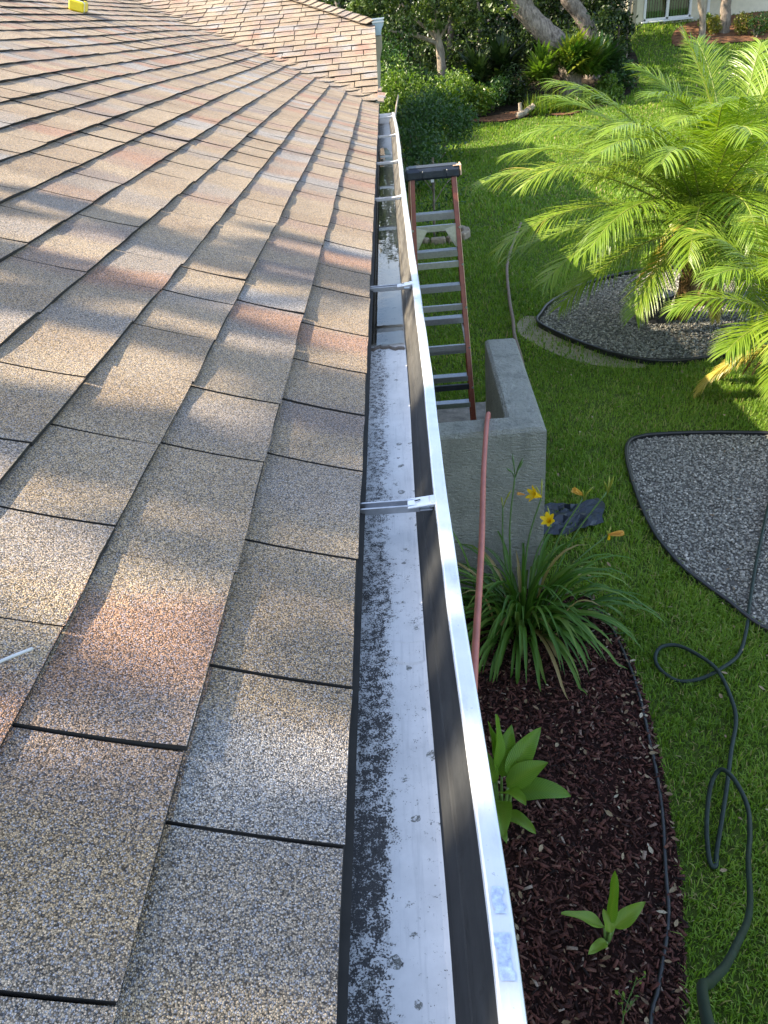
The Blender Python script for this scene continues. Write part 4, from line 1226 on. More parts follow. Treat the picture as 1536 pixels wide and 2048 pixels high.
# the fronds one can tell apart, azimuth (deg), elevation (deg), length, droop
spec0 = [(185, 35, 2.0, 1.1), (200, 28, 2.0, 1.2), (192, 55, 1.9, 1.5), (172, 42, 1.8, 1.2), (215, 22, 1.8, 1.15), (228, 35, 1.75, 1.45), (245, 30, 1.65, 1.5), (262, 42, 1.6, 1.6), (285, 42, 1.5, 1.5), (236, 4, 1.35, 1.0), (207, 2, 1.5, .9),
         (270, 12, 1.45, 1.1), (276, 52, 1.75, 1.7), (262, 60, 1.7, 1.7), (290, 30, 1.5, 1.4), (222, 48, 1.9, 1.5), (182, 62, 1.8, 1.3), (240, 48, 1.75, 1.6), (200, 42, 1.9, 1.5), (164, 58, 1.7, 1.1), (256, 20, 1.5, 1.3), (310, 40, 1.4, 1.4), (150, 50, 1.6, 1.2), (216, 60, 1.7, 1.6), (250, 64, 1.5, 1.6), (340, 50, 1.4, 1.2), (178, 14, 1.7, .9)]
spec1 = [(165, 70, 1.45, .8), (140, 60, 1.5, 1.0), (185, 48, 1.6, 1.2), (200, 32, 1.6, 1.3), (100, 65, 1.5, 1.0), (60, 60, 1.5, 1.0), (20, 60, 1.5, 1.0), (222, 50, 1.5, 1.5), (250, 55, 1.4, 1.4), (300, 55, 1.4, 1.3), (340, 50, 1.5, 1.2), (0, 75, 1.5, .8), (232, 22, 1.3, 1.2), (170, 20, 1.4, 1.0), (206, 60, 1.5, 1.4), (178, 34, 1.6, 1.2), (265, 30, 1.3, 1.3), (150, 36, 1.5, 1.1)]
spec2 = [(205, 55, 1.5, 1.6), (235, 60, 1.5, 1.6), (268, 50, 1.5, 1.6), (298, 45, 1.4, 1.5), (150, 60, 1.4, 1.4), (45, 50, 1.4, 1.2), (0, 40, 1.4, 1.3), (330, 60, 1.4, 1.3), (246, 22, 1.3, 1.2), (222, 68, 1.6, 1.6), (252, 62, 1.6, 1.7), (284, 62, 1.5, 1.6), (190, 40, 1.3, 1.4), (312, 30, 1.3, 1.3), (240, 40, 1.55, 1.5), (272, 38, 1.55, 1.45), (300, 62, 1.6, 1.6), (215, 30, 1.2, 1.2)]
for (c, s_), sp_ in zip(crownsP, (spec0, spec1, spec2)):
    for az, el, ln_, dr in sp_:
        frond(c + Vector((0, 0, 0.03)), radians(az + pr.uniform(-5, 5)), radians(el + pr.uniform(-4, 4)), ln_ * s_, dr, pr, tbase=pr.uniform(0.35, 0.68))
for (c, s_) in crownsP:      # a few brown, hanging fronds
    for i in range(4):
        frond(c + Vector((0, 0, -.05)), pr.uniform(0, 2 * pi), radians(pr.uniform(-35, -5)), 1.0 * pr.uniform(.8, 1.1), 1.6, pr, tbase=1.25, ll=.28)
# spent brown stalks under the crowns
for (c, s_) in crownsP:
    for i in range(9):
        az = pr.uniform(0, 2 * pi)
        b = MB(); b.tube(catmull([c + Vector((0, 0, -.05)), c + Vector((cos(az) * .18, sin(az) * .18, -.02)), c + Vector((cos(az) * .34, sin(az) * .34, -.28 - pr.random() * .2))], 4), [0.012] * 8 + [0.006], 5)
        b.build('dead_stalk', M_PTRUNK, palm if c.y > 7 else palm2)
# black nursery pot half hidden under the palm
b = MB(); b.tube([(2.98, 8.95, 0.02), (2.98, 8.95, 0.30), (2.98, 8.95, 0.31), (2.98, 8.95, 0.34)], [0.13, 0.16, 0.175, 0.175], 20)
tag(b.build('plant_pot', M_BLACKP), 'black pot standing on the gravel under the palm fronds', 'pot')

# ------------------------------------------------------------------ strap-leaved daylily
lily = empty('daylily', (0.56, 3.72, 0), 'clump of strap-leaved daylily with yellow flowers in front of the low wall', 'plant')
lr = random.Random(5)
def strap(base, az, el, length, droop, w, r, tb):
    d = Vector((cos(az) * cos(el), sin(az) * cos(el), sin(el)))
    n = 9; Vs = []; p = Vector(base); st = length / n; Ts = []
    sd_ = Vector((-sin(az), cos(az), 0))
    for i in range(n + 1):
        g = i / n; ww = w * (0.7 + 0.6 * g if g < .5 else 1.0 * (1 - ((g - .5) / .5) ** 1.8) + .02)
        upv = sd_.cross(d)
        if upv.z < 0: upv = -upv
        Vs += [tuple(p + sd_ * ww + upv * ww * .5), tuple(p), tuple(p - sd_ * ww + upv * ww * .5)]
        d = (d + Vector((0, 0, -droop / n * (0.4 + 1.5 * g)))).normalized(); p = p + d * st
        if p.z < 0.035: p.z = 0.035 + 0.004 * i
    Fs = []
    for i in range(n):
        a = 3 * i; Fs += [(a, a + 1, a + 4, a + 3), (a + 1, a + 2, a + 5, a + 4)]
    return mesh_np('leaf', np.array(Vs), Fs, M_LILY, True, [tb] * len(Vs))
for i in range(230):
    az = lr.uniform(0, 2 * pi); rr = abs(lr.gauss(0, 0.10))
    if sin(az) > 0.6 and lr.random() < 0.6: az = -az
    base = (0.60 + cos(az) * rr * 1.5, 3.72 + sin(az) * rr, 0.03)
    el = radians(lr.uniform(38, 84)); ln_ = lr.uniform(0.42, 0.82)
    tb = lr.choice((0.1, 0.3, 0.45, 0.55, 0.7, 0.85)) if lr.random() < 0.93 else 1.0
    link('leaf', strap(base, az, el, ln_, lr.uniform(1.5, 3.0), lr.uniform(0.0085, 0.0145), lr, tb), lily)
def petal_flower(c, axis, parent, size, closedness, tint, npet=6):
    axis = axis.normalized(); a = Vector((0, 0, 1)) if abs(axis.z) < .9 else Vector((1, 0, 0))
    u = axis.cross(a).normalized(); v = axis.cross(u)
    Vs = []; Fs = []; Ts = []
    for k in range(npet):
        t = 2 * pi * k / npet; rad = u * cos(t) + v * sin(t); tan_ = -u * sin(t) + v * cos(t)
        rows = []
        for (l, rr, w) in ((0, .05, .05), (.35, .13, .13), (.65, .25, .18), (.85, .48, .15), (.95, .70, .05)):
            q = c + axis * (l * size) + rad * (rr * size * closedness)
            rows.append((q + tan_ * w * size, q - tan_ * w * size))
        s0 = len(Vs)
        for x, y in rows: Vs += [tuple(x), tuple(y)]; Ts += [tint, tint]
        for j in range(4): Fs.append((s0 + 2 * j, s0 + 2 * j + 1, s0 + 2 * j + 3, s0 + 2 * j + 2))
    return link('flower', mesh_np('flower', np.array(Vs), Fs, M_LILYF, False, Ts), parent)
M_STALK = simple('flower_stalk', (0.07, 0.14, 0.03), 0.5, var=0.2)
M_BUD = simple('yellow_green_bud', (0.26, 0.28, 0.03), 0.45, var=0.2)
stalks = [((0.55, 3.75), (0.57, 3.88, 1.02)), ((0.60, 3.76), (0.73, 3.90, 0.84)), ((0.62, 3.75), (0.79, 3.88, 0.66)), ((0.66, 3.74), (0.98, 3.90, 0.82)), ((0.68, 3.72), (1.12, 3.90, 0.85)), ((0.68, 3.70), (1.13, 3.86, 0.56)), ((0.56, 3.74), (0.50, 3.90, 0.80))]
for i, (b0, tp) in enumerate(stalks):
    p0 = Vector((b0[0], b0[1], 0.03)); p1 = Vector(tp); mid = p0.lerp(p1, 0.55) + Vector((-0.03, 0.0, 0.06))
    b = MB(); b.tube(catmull([p0, mid, p1], 7), [0.0062] * 8 + [0.0048] * 7, 6)
    stk = b.build('flower_stalk', M_STALK, lily, smooth=True)
    for j in range(4 if i in (0, 4) else 2):
        az = lr.uniform(0, 2 * pi); e = p1 + Vector((cos(az) * .035, sin(az) * .035, lr.uniform(.02, .09)))
        b = MB(); b.tube([p1 - Vector((0, 0, .03)), e.lerp(p1, .5), e, e + (e - p1) * .5], [0.002, 0.004, 0.006, 0.001], 6); b.build('bud', M_BUD if i not in (0,) else M_STALK, stk, smooth=True)
    if i == 1: petal_flower(p1, Vector((-.75, -.2, .45)), stk, .085, .85, 0.5); petal_flower(p1 + Vector((-.10, -.01, .03)), Vector((-.7, 0, .2)), stk, .05, .25, 1.0)
    if i == 2: petal_flower(p1, Vector((-.35, -.45, .65)), stk, .085, .8, 0.4)
    if i == 3: petal_flower(p1 + Vector((0, 0, .01)), Vector((-.75, -.1, .55)), stk, .085, .32, 0.9)
    if i == 5: petal_flower(p1, Vector((1, -.1, .12)), stk, .10, .18, 0.95); petal_flower(p1 + Vector((.01, 0, 0)), Vector((-.2, -.6, -.2)), stk, .04, .3, .6)

# ------------------------------------------------------------------ broad-leaved canna plants
def broad_leaf(base, az, el, length, width, droop, parent, tb, stalk=0.10, roll=0.0):
    d = Vector((cos(az) * cos(el), sin(az) * cos(el), sin(el)))
    sd_ = Vector((-sin(az), cos(az), 0))
    p = Vector(base)
    n = 12; Vs = []; Ts = []
    rows = []
    for i in range(n + 1):
        g = i / n
        ww = width * max(0.0, (sin(pi * g ** 0.80)) ** 0.75) * (1 - 0.25 * g)
        up = sd_.cross(d).normalized()
        if up.z < 0 and el < radians(80): up = -up
        s2 = (sd_ * cos(roll) + up * sin(roll)).normalized(); u2 = s2.cross(d)
        if u2.dot(up) < 0: u2 = -u2
        wav = 0.006 * sin(g * 9 + tb * 20)
        rows.append([p + s2 * ww + u2 * (ww * .38 + wav), p + s2 * ww * .5 + u2 * ww * .26, p, p - s2 * ww * .5 + u2 * ww * .26, p - s2 * ww + u2 * (ww * .38 - wav)])
        d = (d + Vector((0, 0, -droop / n * (0.3 + 1.4 * g)))).normalized(); p = p + d * (length / n)
    Fs = []
    for i, r5 in enumerate(rows):
        for k, v in enumerate(r5): Vs.append(tuple(v)); Ts.append(min(1, tb + (0.25 if k == 2 else 0)))
    for i in range(n):
        for k in range(4):
            a = i * 5 + k; Fs.append((a, a + 1, a + 6, a + 5))
    me = mesh_np('leaf', np.array(Vs), Fs, M_CANNA, True, Ts)
    at = me.attributes.new('along', 'FLOAT', 'POINT'); at.data.foreach_set('value', np.array([i / n - (0.0, 0.09, 0.16)[abs(k - 2)] for i in range(n + 1) for k in range(5)], dtype=np.float32))
    return link('leaf', me, parent)
M_CSTEM = simple('canna_stem', (0.13, 0.22, 0.05), 0.45, var=0.15)
can = empty('canna_plant', (0.29, 2.40, 0), 'larger broad-leaved canna plant growing half under the gutter', 'plant', 'canna plants in the red mulch')
bp = Vector((0.285, 2.36, 0.02))
for (dx, dy, h, az, el, ln_, w, dr, tb, ro) in ((-.02, 0.0, .34, 80, 74, .34, .060, .45, .40, 1.2), (.04, 0.0, .30, 35, 52, .32, .062, .55, .35, .6), (.05, -.02, .20, -15, 26, .32, .068, .8, .30, .2), (-.03, -.02, .28, 140, 62, .30, .058, .6, .5, -.6),
        (.0, -.05, .18, -95, 30, .27, .056, .9, .55, .1), (-.06, -.04, .14, -140, 40, .26, .05, 1.0, .5, 0), (.02, -.06, .08, -45, 24, .20, .042, .9, .62, 0), (-.03, -.06, .06, -80, 45, .22, .035, 1.6, .45, .3), (-.08, .02, .2, 170, 45, .3, .055, .8, .4, 0), (.01, .03, .26, 60, 66, .30, .06, .4, .25, .3), (.03, -.03, .26, 5, 48, .27, .062, .7, .45, .5), (.0, -.05, .24, -60, 50, .25, .058, .9, .6, -.3), (-.02, .02, .36, 110, 76, .28, .055, .3, .35, .9)):
    b0 = bp + Vector((dx * .4, dy * .4, 0)); b1 = bp + Vector((dx, dy, h * .88))
    b = MB(); b.tube(catmull([b0, b0.lerp(b1, .5) + Vector((dx * .1, 0, 0)), b1], 4), [0.011, .0105, .010, .0095, .009, .008, .007, .006, .005], 7); b.build('stem', M_CSTEM, can, smooth=True)
    broad_leaf(b1, radians(az), radians(el), ln_ * .88, w * .95, dr, can, tb, roll=ro)
can2 = empty('canna_plant', (0.64, 1.72, 0), 'small young canna plant standing alone in the open mulch', 'plant', 'canna plants in the red mulch')
bp = Vector((0.645, 1.725, 0.02))
for (dx, dy, h, az, el, ln_, w, dr, tb, ro) in ((.0, .0, .12, 75, 80, .30, .030, .12, .5, .7), (-.02, 0, .11, 172, 34, .19, .034, .55, .72, .2), (.02, 0, .10, 20, 42, .17, .036, .45, .68, .5), (.0, -.02, .10, 110, 60, .10, .024, .5, .8, 0), (-.01, -.02, .03, 215, 30, .12, .026, .5, .8, 0)):
    b0 = bp + Vector((dx * .3, dy * .3, 0)); b1 = bp + Vector((dx, dy, h))
    b = MB(); b.tube([b0, b0.lerp(b1, .5), b1], [.008, .007, .005], 7); b.build('stem', M_CSTEM, can2, smooth=True)
    broad_leaf(b1, radians(az), radians(el), ln_, w, dr, can2, tb, roll=ro)
# thin weed
wd = empty('weed', (0.60, 1.36, 0), 'thin spindly weed sprig at the near end of the mulch bed', 'weed')
b = MB(); wr = random.Random(4)
p = Vector((0.60, 1.36, 0.02)); tips = []
b.tube(catmull([p, p + Vector((.03, .06, .10)), p + Vector((.07, .10, .24))], 5), 0.0018, 5)
for f in (.3, .5, .65, .8, .95):
    q_ = p.lerp(p + Vector((.06, .09, .22)), f); az = wr.uniform(0, 6.28); e = q_ + Vector((cos(az) * .05, sin(az) * .05, .04)); b.tube([q_, e], 0.0012, 4); tips.append(e); tips.append(q_.lerp(e, .6))
b.build('stem', M_STALK, wd)
crown_obj('leaves', np.array([tuple(t) for t in tips for _ in range(2)]) + rng.normal(0, .006, (len(tips) * 2, 3)), 0.022, M_BUSH, wd)
# dry grass stem lying on the near shingles
b = MB()
def rp(x, y, h): return (x, y, EZ + (EX - x) * tan(P) + h)
b.tube(catmull([rp(-0.575, 0.60, .02), rp(-0.548, 0.66, .03), rp(-0.528, 0.70, .026), rp(-0.505, 0.735, .022)], 6), 0.0022, 6)
tag(b.build('dry_stem', simple('dry_straw', (0.55, 0.55, 0.55), 0.6), smooth=True), 'pale dry stem lying on the near shingles', 'twig')

# ------------------------------------------------------------------ yellow tool on the roof
tb_ = empty('tool_box', (-3.35, 10.0, 3.7), 'small yellow and black tool left on the upper roof', 'tool')
T0 = Matrix.Translation(Vector((-3.20, 9.75, EZ + (EX + 3.20) * tan(P) + 0.07))) @ Matrix.Rotation(-P * -1.0, 4, 'Y') @ Matrix.Rotation(0.15, 4, 'Z')
b = MB(); b.box((0, 0, 0), (0.15, 0.30, 0.10), bev=0.014); b.build('body', M_YEL, tb_, matrix=T0)
b = MB(); b.box((0, -.09, 0), (0.154, 0.05, 0.106), bev=0.014); b.build('band', M_WHITE, tb_, matrix=T0)
b = MB(); b.tube(catmull([(0.03, -.02, .05), (0.03, .02, .12), (0.03, .14, .13), (0.03, .19, .03)], 5), 0.024, 8); b.build('handle', M_BLACKP, tb_, matrix=T0, smooth=True)
b = MB(); b.box((0.01, .17, -.015), (0.12, 0.07, 0.075), bev=0.012); b.build('nose', M_BLACKP, tb_, matrix=T0)

# ------------------------------------------------------------------ little tree in a stone ring behind the ladder
lt = empty('sapling', (0.62, 14.0, 0), 'leafy sapling with white tag growing inside the stone ring', 'tree')
b = MB(); b.tube(catmull([(0.62, 14.0, -.02), (0.64, 14.0, .6), (0.66, 14.02, 1.3)], 5), 0.02, 8)
for az in (0.3, 1.6, 2.8, 4.0, 5.2): b.tube(catmull([(0.64, 14.0, .55 + az * .08), (0.64 + cos(az) * .25, 14 + sin(az) * .25, .85 + az * .08), (0.64 + cos(az) * .45, 14 + sin(az) * .45, .95 + az * .09)], 3), 0.009, 5)
b.build('trunk', M_BARK, lt)
cl = clumps([(0.62 + cos(a) * .38, 14.0 + sin(a) * .38, .75 + .12 * a) for a in np.linspace(0, 6, 8)] + [(0.66, 14, 1.45), (.6, 14, .5)], [.30] * 8 + [.35, .3], 700, shell=.1)
crown_obj('crown', cl, 0.075, M_SHRUB, lt)
b = MB(); b.box((0.62, 13.72, 1.02), (0.05, 0.004, 0.11)); b.build('tag', M_WHITE, lt)
for i in range(11):
    a = 2 * pi * i / 11 + 0.1
    b = MB(); c = (0.68 + cos(a) * .50, 13.95 + sin(a) * .45, 0.06)
    b.box(c, (0.13, 0.26 + random.uniform(-.03, .03), 0.13), rot=Matrix.Rotation(a + random.uniform(-.12, .12), 3, 'Z'), bev=0.02)
    tag(b.build('edging_stone', M_STONE), 'tan stone block in the ring round the sapling', 'stone', 'stones ringing the sapling')

# ------------------------------------------------------------------ shrubs along the wing and the far planting
def shrub(name, c, r, n, size, mat, label, group=None, stems=5, cat='shrub', squash=1.0, per=None, asp=.45, rg_seed=1):
    rg = np.random.default_rng(rg_seed)
    z0 = float(hz(c[0], c[1]))
    o = empty(name, (c[0], c[1], z0), label, cat, group)
    hgt = c[2]
    m = 13
    dirs = rg.normal(size=(m, 3)); dirs /= np.linalg.norm(dirs, axis=1)[:, None]
    cs = np.stack([c[0] + dirs[:, 0] * r * .62, c[1] + dirs[:, 1] * r * .62, z0 + hgt * .55 + dirs[:, 2] * hgt * .36], 1)
    rs = rg.uniform(0.34, 0.52, m) * min(r, hgt) * 1.05
    w = rs ** 2 / (rs ** 2).sum()
    P_ = np.concatenate([cs[i] + (lambda d: d / np.linalg.norm(d, axis=1)[:, None])(rg.normal(size=(max(4, int(n * w[i])), 3))) * (rs[i] * rg.uniform(.35, 1.12, (max(4, int(n * w[i])), 1))) for i in range(m)])
    P_ = P_[P_[:, 2] > z0 + .02]
    tint = np.clip(rg.normal(.45, .24, len(P_)), 0, 1)
    crown_obj('foliage', P_, size, mat, o, tint, asp, rg)
    b = MB()
    for i in range(stems):
        e = cs[i % m]; b.tube([(c[0] + rg.normal(0, .06), c[1] + rg.normal(0, .06), z0 - .05), ((c[0] + e[0]) / 2, (c[1] + e[1]) / 2, z0 + hgt * .3), tuple(e)], [.03, .022, .01], 5)
    b.build('stems', M_BARK, o)
    return o
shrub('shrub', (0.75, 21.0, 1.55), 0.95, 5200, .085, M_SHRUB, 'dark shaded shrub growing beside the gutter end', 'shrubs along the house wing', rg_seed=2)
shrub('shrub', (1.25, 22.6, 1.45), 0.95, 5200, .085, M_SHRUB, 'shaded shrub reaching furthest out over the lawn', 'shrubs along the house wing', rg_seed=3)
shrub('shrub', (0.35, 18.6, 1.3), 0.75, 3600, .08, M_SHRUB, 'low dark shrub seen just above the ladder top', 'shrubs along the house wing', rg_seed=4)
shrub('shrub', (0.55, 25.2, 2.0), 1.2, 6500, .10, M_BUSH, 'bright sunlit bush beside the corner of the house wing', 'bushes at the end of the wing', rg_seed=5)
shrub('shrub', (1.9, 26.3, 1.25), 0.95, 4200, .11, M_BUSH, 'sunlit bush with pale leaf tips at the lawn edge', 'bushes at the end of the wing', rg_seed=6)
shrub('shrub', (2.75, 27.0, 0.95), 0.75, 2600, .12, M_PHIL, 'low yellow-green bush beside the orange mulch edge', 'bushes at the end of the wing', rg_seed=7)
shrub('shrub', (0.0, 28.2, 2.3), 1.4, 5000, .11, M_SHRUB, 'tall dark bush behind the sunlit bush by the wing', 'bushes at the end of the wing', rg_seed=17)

for i_, (x_, y_, h_, r_2, m_2, lb_) in enumerate(((3.3, 27.6, .8, .6, M_SHRUB, 'low green bush behind the log end'), (2.2, 28.0, 1.0, .7, M_WOOD, 'dark low bush right of the pale trunk foot'), (7.4, 28.3, .9, .7, M_SHRUB, 'low dark bush at the foot of the bank near the hedge'),
        (4.0, 28.0, 1.0, .65, M_WOOD, 'dark bush in the gap left of the leaning oak'), (1.2, 27.8, 1.1, .7, M_SHRUB, 'green bush left of the pale trunk foot'), (6.9, 27.4, .6, .5, M_BUSH, 'low bright bush right of the oak ferns'))):
    shrub('shrub', (x_, y_, h_), r_2, 1900, .11, m_2, lb_, 'underplanting below the trees', stems=3, rg_seed=100 + i_)

def finger_plant(name, c, nleaf, length, label, mat, seed, cat='plant', group=None, el=(25, 75), w=0.05, lobes=5):
    """philodendron-like rosette: leaves cut into fingers"""
    r = random.Random(seed)
    z0 = float(hz(c[0], c[1])) + c[2]
    o = empty(name, (c[0], c[1], z0), label, cat, group)
    for i in range(nleaf):
        az = r.uniform(0, 2 * pi); e = radians(r.uniform(*el)); L = length * r.uniform(.7, 1.15)
        d = Vector((cos(az) * cos(e), sin(az) * cos(e), sin(e))); sd_ = Vector((-sin(az), cos(az), 0))
        p = Vector((c[0], c[1], z0 + r.uniform(-.1, .25) * length)) + d * (L * .35)
        tb = min(1, max(0, r.gauss(.5, .25)))
        Vs = []; Fs = []
        for k in range(-lobes, lobes + 1):
            ang = k / lobes * 1.5
            dd = (d * cos(ang) + sd_ * sin(ang) + Vector((0, 0, -.25 * abs(ang)))).normalized()
            LL = L * .62 * (1 - .35 * abs(ang) / 1.5); pw = dd.cross(Vector((0, 0, 1))).normalized() * w * L
            s0 = len(Vs); bs = p + d * (.12 * L * (1 - abs(ang)))
            q1 = bs + dd * LL * .5 + Vector((0, 0, .02)); q2 = bs + dd * LL + Vector((0, 0, -.12 * LL))
            Vs += [tuple(bs - pw * .5), tuple(bs + pw * .5), tuple(q1 + pw), tuple(q1 - pw), tuple(q2)]
            Fs += [(s0, s0 + 1, s0 + 2, s0 + 3), (s0 + 3, s0 + 2, s0 + 4)]
        # petiole
        s0 = len(Vs); a0 = Vector((c[0], c[1], z0)); Vs += [tuple(a0 - sd_ * .012), tuple(a0 + sd_ * .012), tuple(p + sd_ * .01), tuple(p - sd_ * .01)]; Fs.append((s0, s0 + 1, s0 + 2, s0 + 3))
        link('leaf', mesh_np('leaf', np.array(Vs), Fs, mat, False, [tb] * len(Vs)), o)
    return o
finger_plant('philodendron', (5.6, 27.3, 0.95), 60, 1.0, 'yellow-green cut-leaf plant climbing the leaning oak trunk', M_PHIL, 1, group='cut-leaf plants round the oak')
finger_plant('philodendron', (6.2, 27.6, 0.70), 50, 1.0, 'yellow-green cut-leaf plant right of the leaning oak trunk', M_PHIL, 2, group='cut-leaf plants round the oak')
finger_plant('philodendron', (4.75, 27.4, 0.65), 36, 1.0, 'fresh green cut-leaf plant left of the leaning oak trunk', M_BUSH, 3, group='cut-leaf plants round the oak')
finger_plant('philodendron', (6.8, 28.4, 0.5), 40, 1.0, 'darker cut-leaf plant below the second oak trunk', M_SHRUB, 4, group='cut-leaf plants round the oak')
finger_plant('philodendron', (3.7, 28.8, 0.5), 40, 1.2, 'large dark cut-leaf plant in the shade of the wood', M_WOOD, 5, group='cut-leaf plants round the oak')
finger_plant('philodendron', (2.9, 28.5, 0.45), 34, 1.1, 'dark cut-leaf plant behind the pale trunk', M_WOOD, 6, group='cut-leaf plants round the oak')

def tuft(name, c, n, L, mat, label, seed, rad=.3, group=None):
    r = random.Random(seed); z0 = float(hz(c[0], c[1]))
    o = empty(name, (c[0], c[1], z0), label, 'plant', group)
    Vs = []; Fs = []; Ts = []
    for i in range(n):
        az = r.uniform(0, 2 * pi); rr = rad * sqrt(r.random()); a2 = r.uniform(0, 2 * pi)
        p = Vector((c[0] + cos(a2) * rr * 1.5, c[1] + sin(a2) * rr * .7, z0)); e = radians(r.uniform(45, 88)); d = Vector((cos(az) * cos(e), sin(az) * cos(e), sin(e)))
        sd_ = Vector((-sin(az), cos(az), 0)) * .016; LL = L * r.uniform(.6, 1.2); tb = min(1, max(0, r.gauss(.5, .28))); s0 = len(Vs)
        for g in (0, .45, .8, 1.0):
            q_ = p + d * LL * g + Vector((0, 0, -.45 * LL * g * g * cos(e))); wv = sd_ * (1 - g * .95)
            Vs += [tuple(q_ + wv), tuple(q_ - wv)]; Ts += [tb, tb]
        for j in range(3): Fs.append((s0 + 2 * j, s0 + 2 * j + 1, s0 + 2 * j + 3, s0 + 2 * j + 2))
    link('leaves', mesh_np('leaves', np.array(Vs), Fs, mat, False, Ts), o)
    return o
tuft('fern_tuft', (4.75, 26.6, 0), 420, .62, M_PHIL, 'sunlit yellow-green fern clump beside the cut stump', 1, .42, 'fern clumps at the lawn edge')
tuft('fern_tuft', (5.5, 26.55, 0), 420, .60, M_PHIL, 'sunlit fern clump at the foot of the leaning oak', 2, .42, 'fern clumps at the lawn edge')
tuft('fern_tuft', (6.2, 27.0, 0), 300, .5, M_BUSH, 'green fern clump partly behind the tallest palm frond', 3, .4, 'fern clumps at the lawn edge')

# cut stump
st_ = empty('stump', (4.05, 26.4, float(hz(4.05, 26.4))), 'grey cut log end lying on the orange mulch', 'stump')
z0 = float(hz(4.05, 26.4))
b = MB(); b.tube(catmull([(3.85, 26.3, z0 + .08), (4.1, 26.4, z0 + .14), (4.4, 26.5, z0 + .30)], 4), [.10] * 4 + [.09] * 5, 9, True, .1); b.build('log', M_BARKP, st_)
b = MB(); b.tube([(3.98, 26.4, z0), (3.97, 26.4, z0 + .3), (3.96, 26.4, z0 + .42)], [.07, .055, .05], 8); b.build('stub', M_BARKP, st_)

# ------------------------------------------------------------------ trees
def tree(name, paths, crowns, n, size, bmat, lmat, label, seed, group=None, asp=.5, base=None, spread=(.2, 1.1)):
    rg = np.random.default_rng(seed)
    p0 = paths[0][0][0]
    o = empty(name, p0, label, 'tree', group)
    b = MB()
    for pts, r0, r1 in paths:
        cp = catmull(pts, 5); m = len(cp)
        b.tube(cp, [r0 + (r1 - r0) * i / (m - 1) for i in range(m)], 11, True, .09)
    b.build('trunk', bmat, o, smooth=True)
    cs = np.array([c[:3] for c in crowns], float); rs = np.array([c[3] for c in crowns])
    w = rs ** 2 / (rs ** 2).sum(); out = []
    for i in range(len(cs)):
        # each big mass is broken into several uneven sprays
        k = 9; sub = cs[i] + rg.normal(size=(k, 3)) * rs[i] * np.array([.5, .5, .36]); sr = rs[i] * rg.uniform(.22, .42, k)
        for j in range(k):
            m = max(3, int(n * w[i] / k)); d = rg.normal(size=(m, 3)); d /= np.linalg.norm(d, axis=1)[:, None]
            out.append(sub[j] + d * (sr[j] * rg.uniform(spread[0], spread[1], (m, 1))))
    P_ = np.concatenate(out)
    crown_obj('crown', P_, size, lmat, o, np.clip(rg.normal(.45, .25, len(P_)), 0, 1), asp, rg)
    return o
g = lambda x, y: float(hz(x, y))
tree('tree', [([(1.82, 29.0, g(1.8, 29) - .1), (1.80, 29, 1.7), (1.76, 29, 2.35), (1.68, 29, 2.75), (1.55, 29.1, 3.6)], .17, .09), ([(1.72, 29, 2.5), (1.2, 28.9, 2.72), (.75, 28.8, 2.85), (.2, 28.6, 2.98)], .075, .035), ([(1.70, 29, 2.62), (1.35, 29, 2.95), (.95, 29, 3.3), (.6, 29, 3.7)], .06, .03), ([(1.72, 29, 2.6), (2.1, 29, 3.1), (2.4, 29, 3.8)], .06, .03)],
     [(1.2, 28.9, 4.1, 1.0), (2.3, 29, 3.9, .9), (.3, 28.6, 3.7, .8), (3.0, 28.9, 3.6, .8), (-.6, 28.4, 3.9, .9), (1.6, 28, 4.6, 1.2), (.1, 28.3, 3.15, .45), (2.7, 28.6, 3.1, .5), (1.0, 28.4, 3.3, .5), (2.2, 28.4, 3.2, .5), (1.6, 28.3, 3.5, .6)], 11000, .11, M_BARKP, M_OAK, 'pale-barked forked tree in the dark planting behind the lawn', 21, asp=.55)
tree('oak_tree', [([(5.82, 28.0, g(5.8, 28) - .2), (5.76, 28, 1.5), (5.42, 28, 2.15), (4.75, 28, 2.72), (4.22, 28, 3.3), (4.0, 28, 3.8), (4.1, 28, 5.0), (4.3, 28, 6.5)], .36, .25), ([(4.2, 28, 3.4), (3.6, 28, 4.3), (3.2, 28, 5.5)], .16, .08), ([(4.2, 28, 5.6), (5.4, 28.3, 6.4), (6.5, 28.5, 7.2)], .16, .08)],
     [(3.3, 28, 5.6, 1.2), (4.6, 27.8, 6.8, 1.8), (6.4, 28.2, 7.4, 1.8), (5.4, 29.5, 8.0, 1.9), (2.6, 28.6, 7.2, 1.7), (3.75, 27.7, 3.3, .42), (4.9, 27.8, 3.75, .4), (7.4, 27.2, 7.6, 1.5), (4.2, 27.6, 3.9, .4)], 9000, .16, M_BARK, M_OAK, 'large oak whose thick trunk leans left above the ferns', 22)
tree('oak_tree', [([(6.95, 30.0, g(6.9, 30) - .2), (6.85, 30, 2.1), (6.44, 30, 2.9), (5.95, 30, 3.5), (5.8, 30, 4.6), (6.3, 30, 6.2)], .27, .18), ([(5.85, 30, 4.5), (7.2, 30.2, 5.6), (8.2, 30.3, 6.4)], .13, .07)],
     [(6.3, 30, 6.6, 1.7), (8.2, 30, 6.7, 1.6), (7.2, 31, 7.6, 1.7), (6.2, 29.7, 3.9, .45), (9.6, 29.8, 7.0, 1.4), (9.0, 28.6, 7.4, 1.3)], 6500, .16, M_BARK, M_OAK, 'slimmer oak trunk standing behind the thick leaning one', 23)
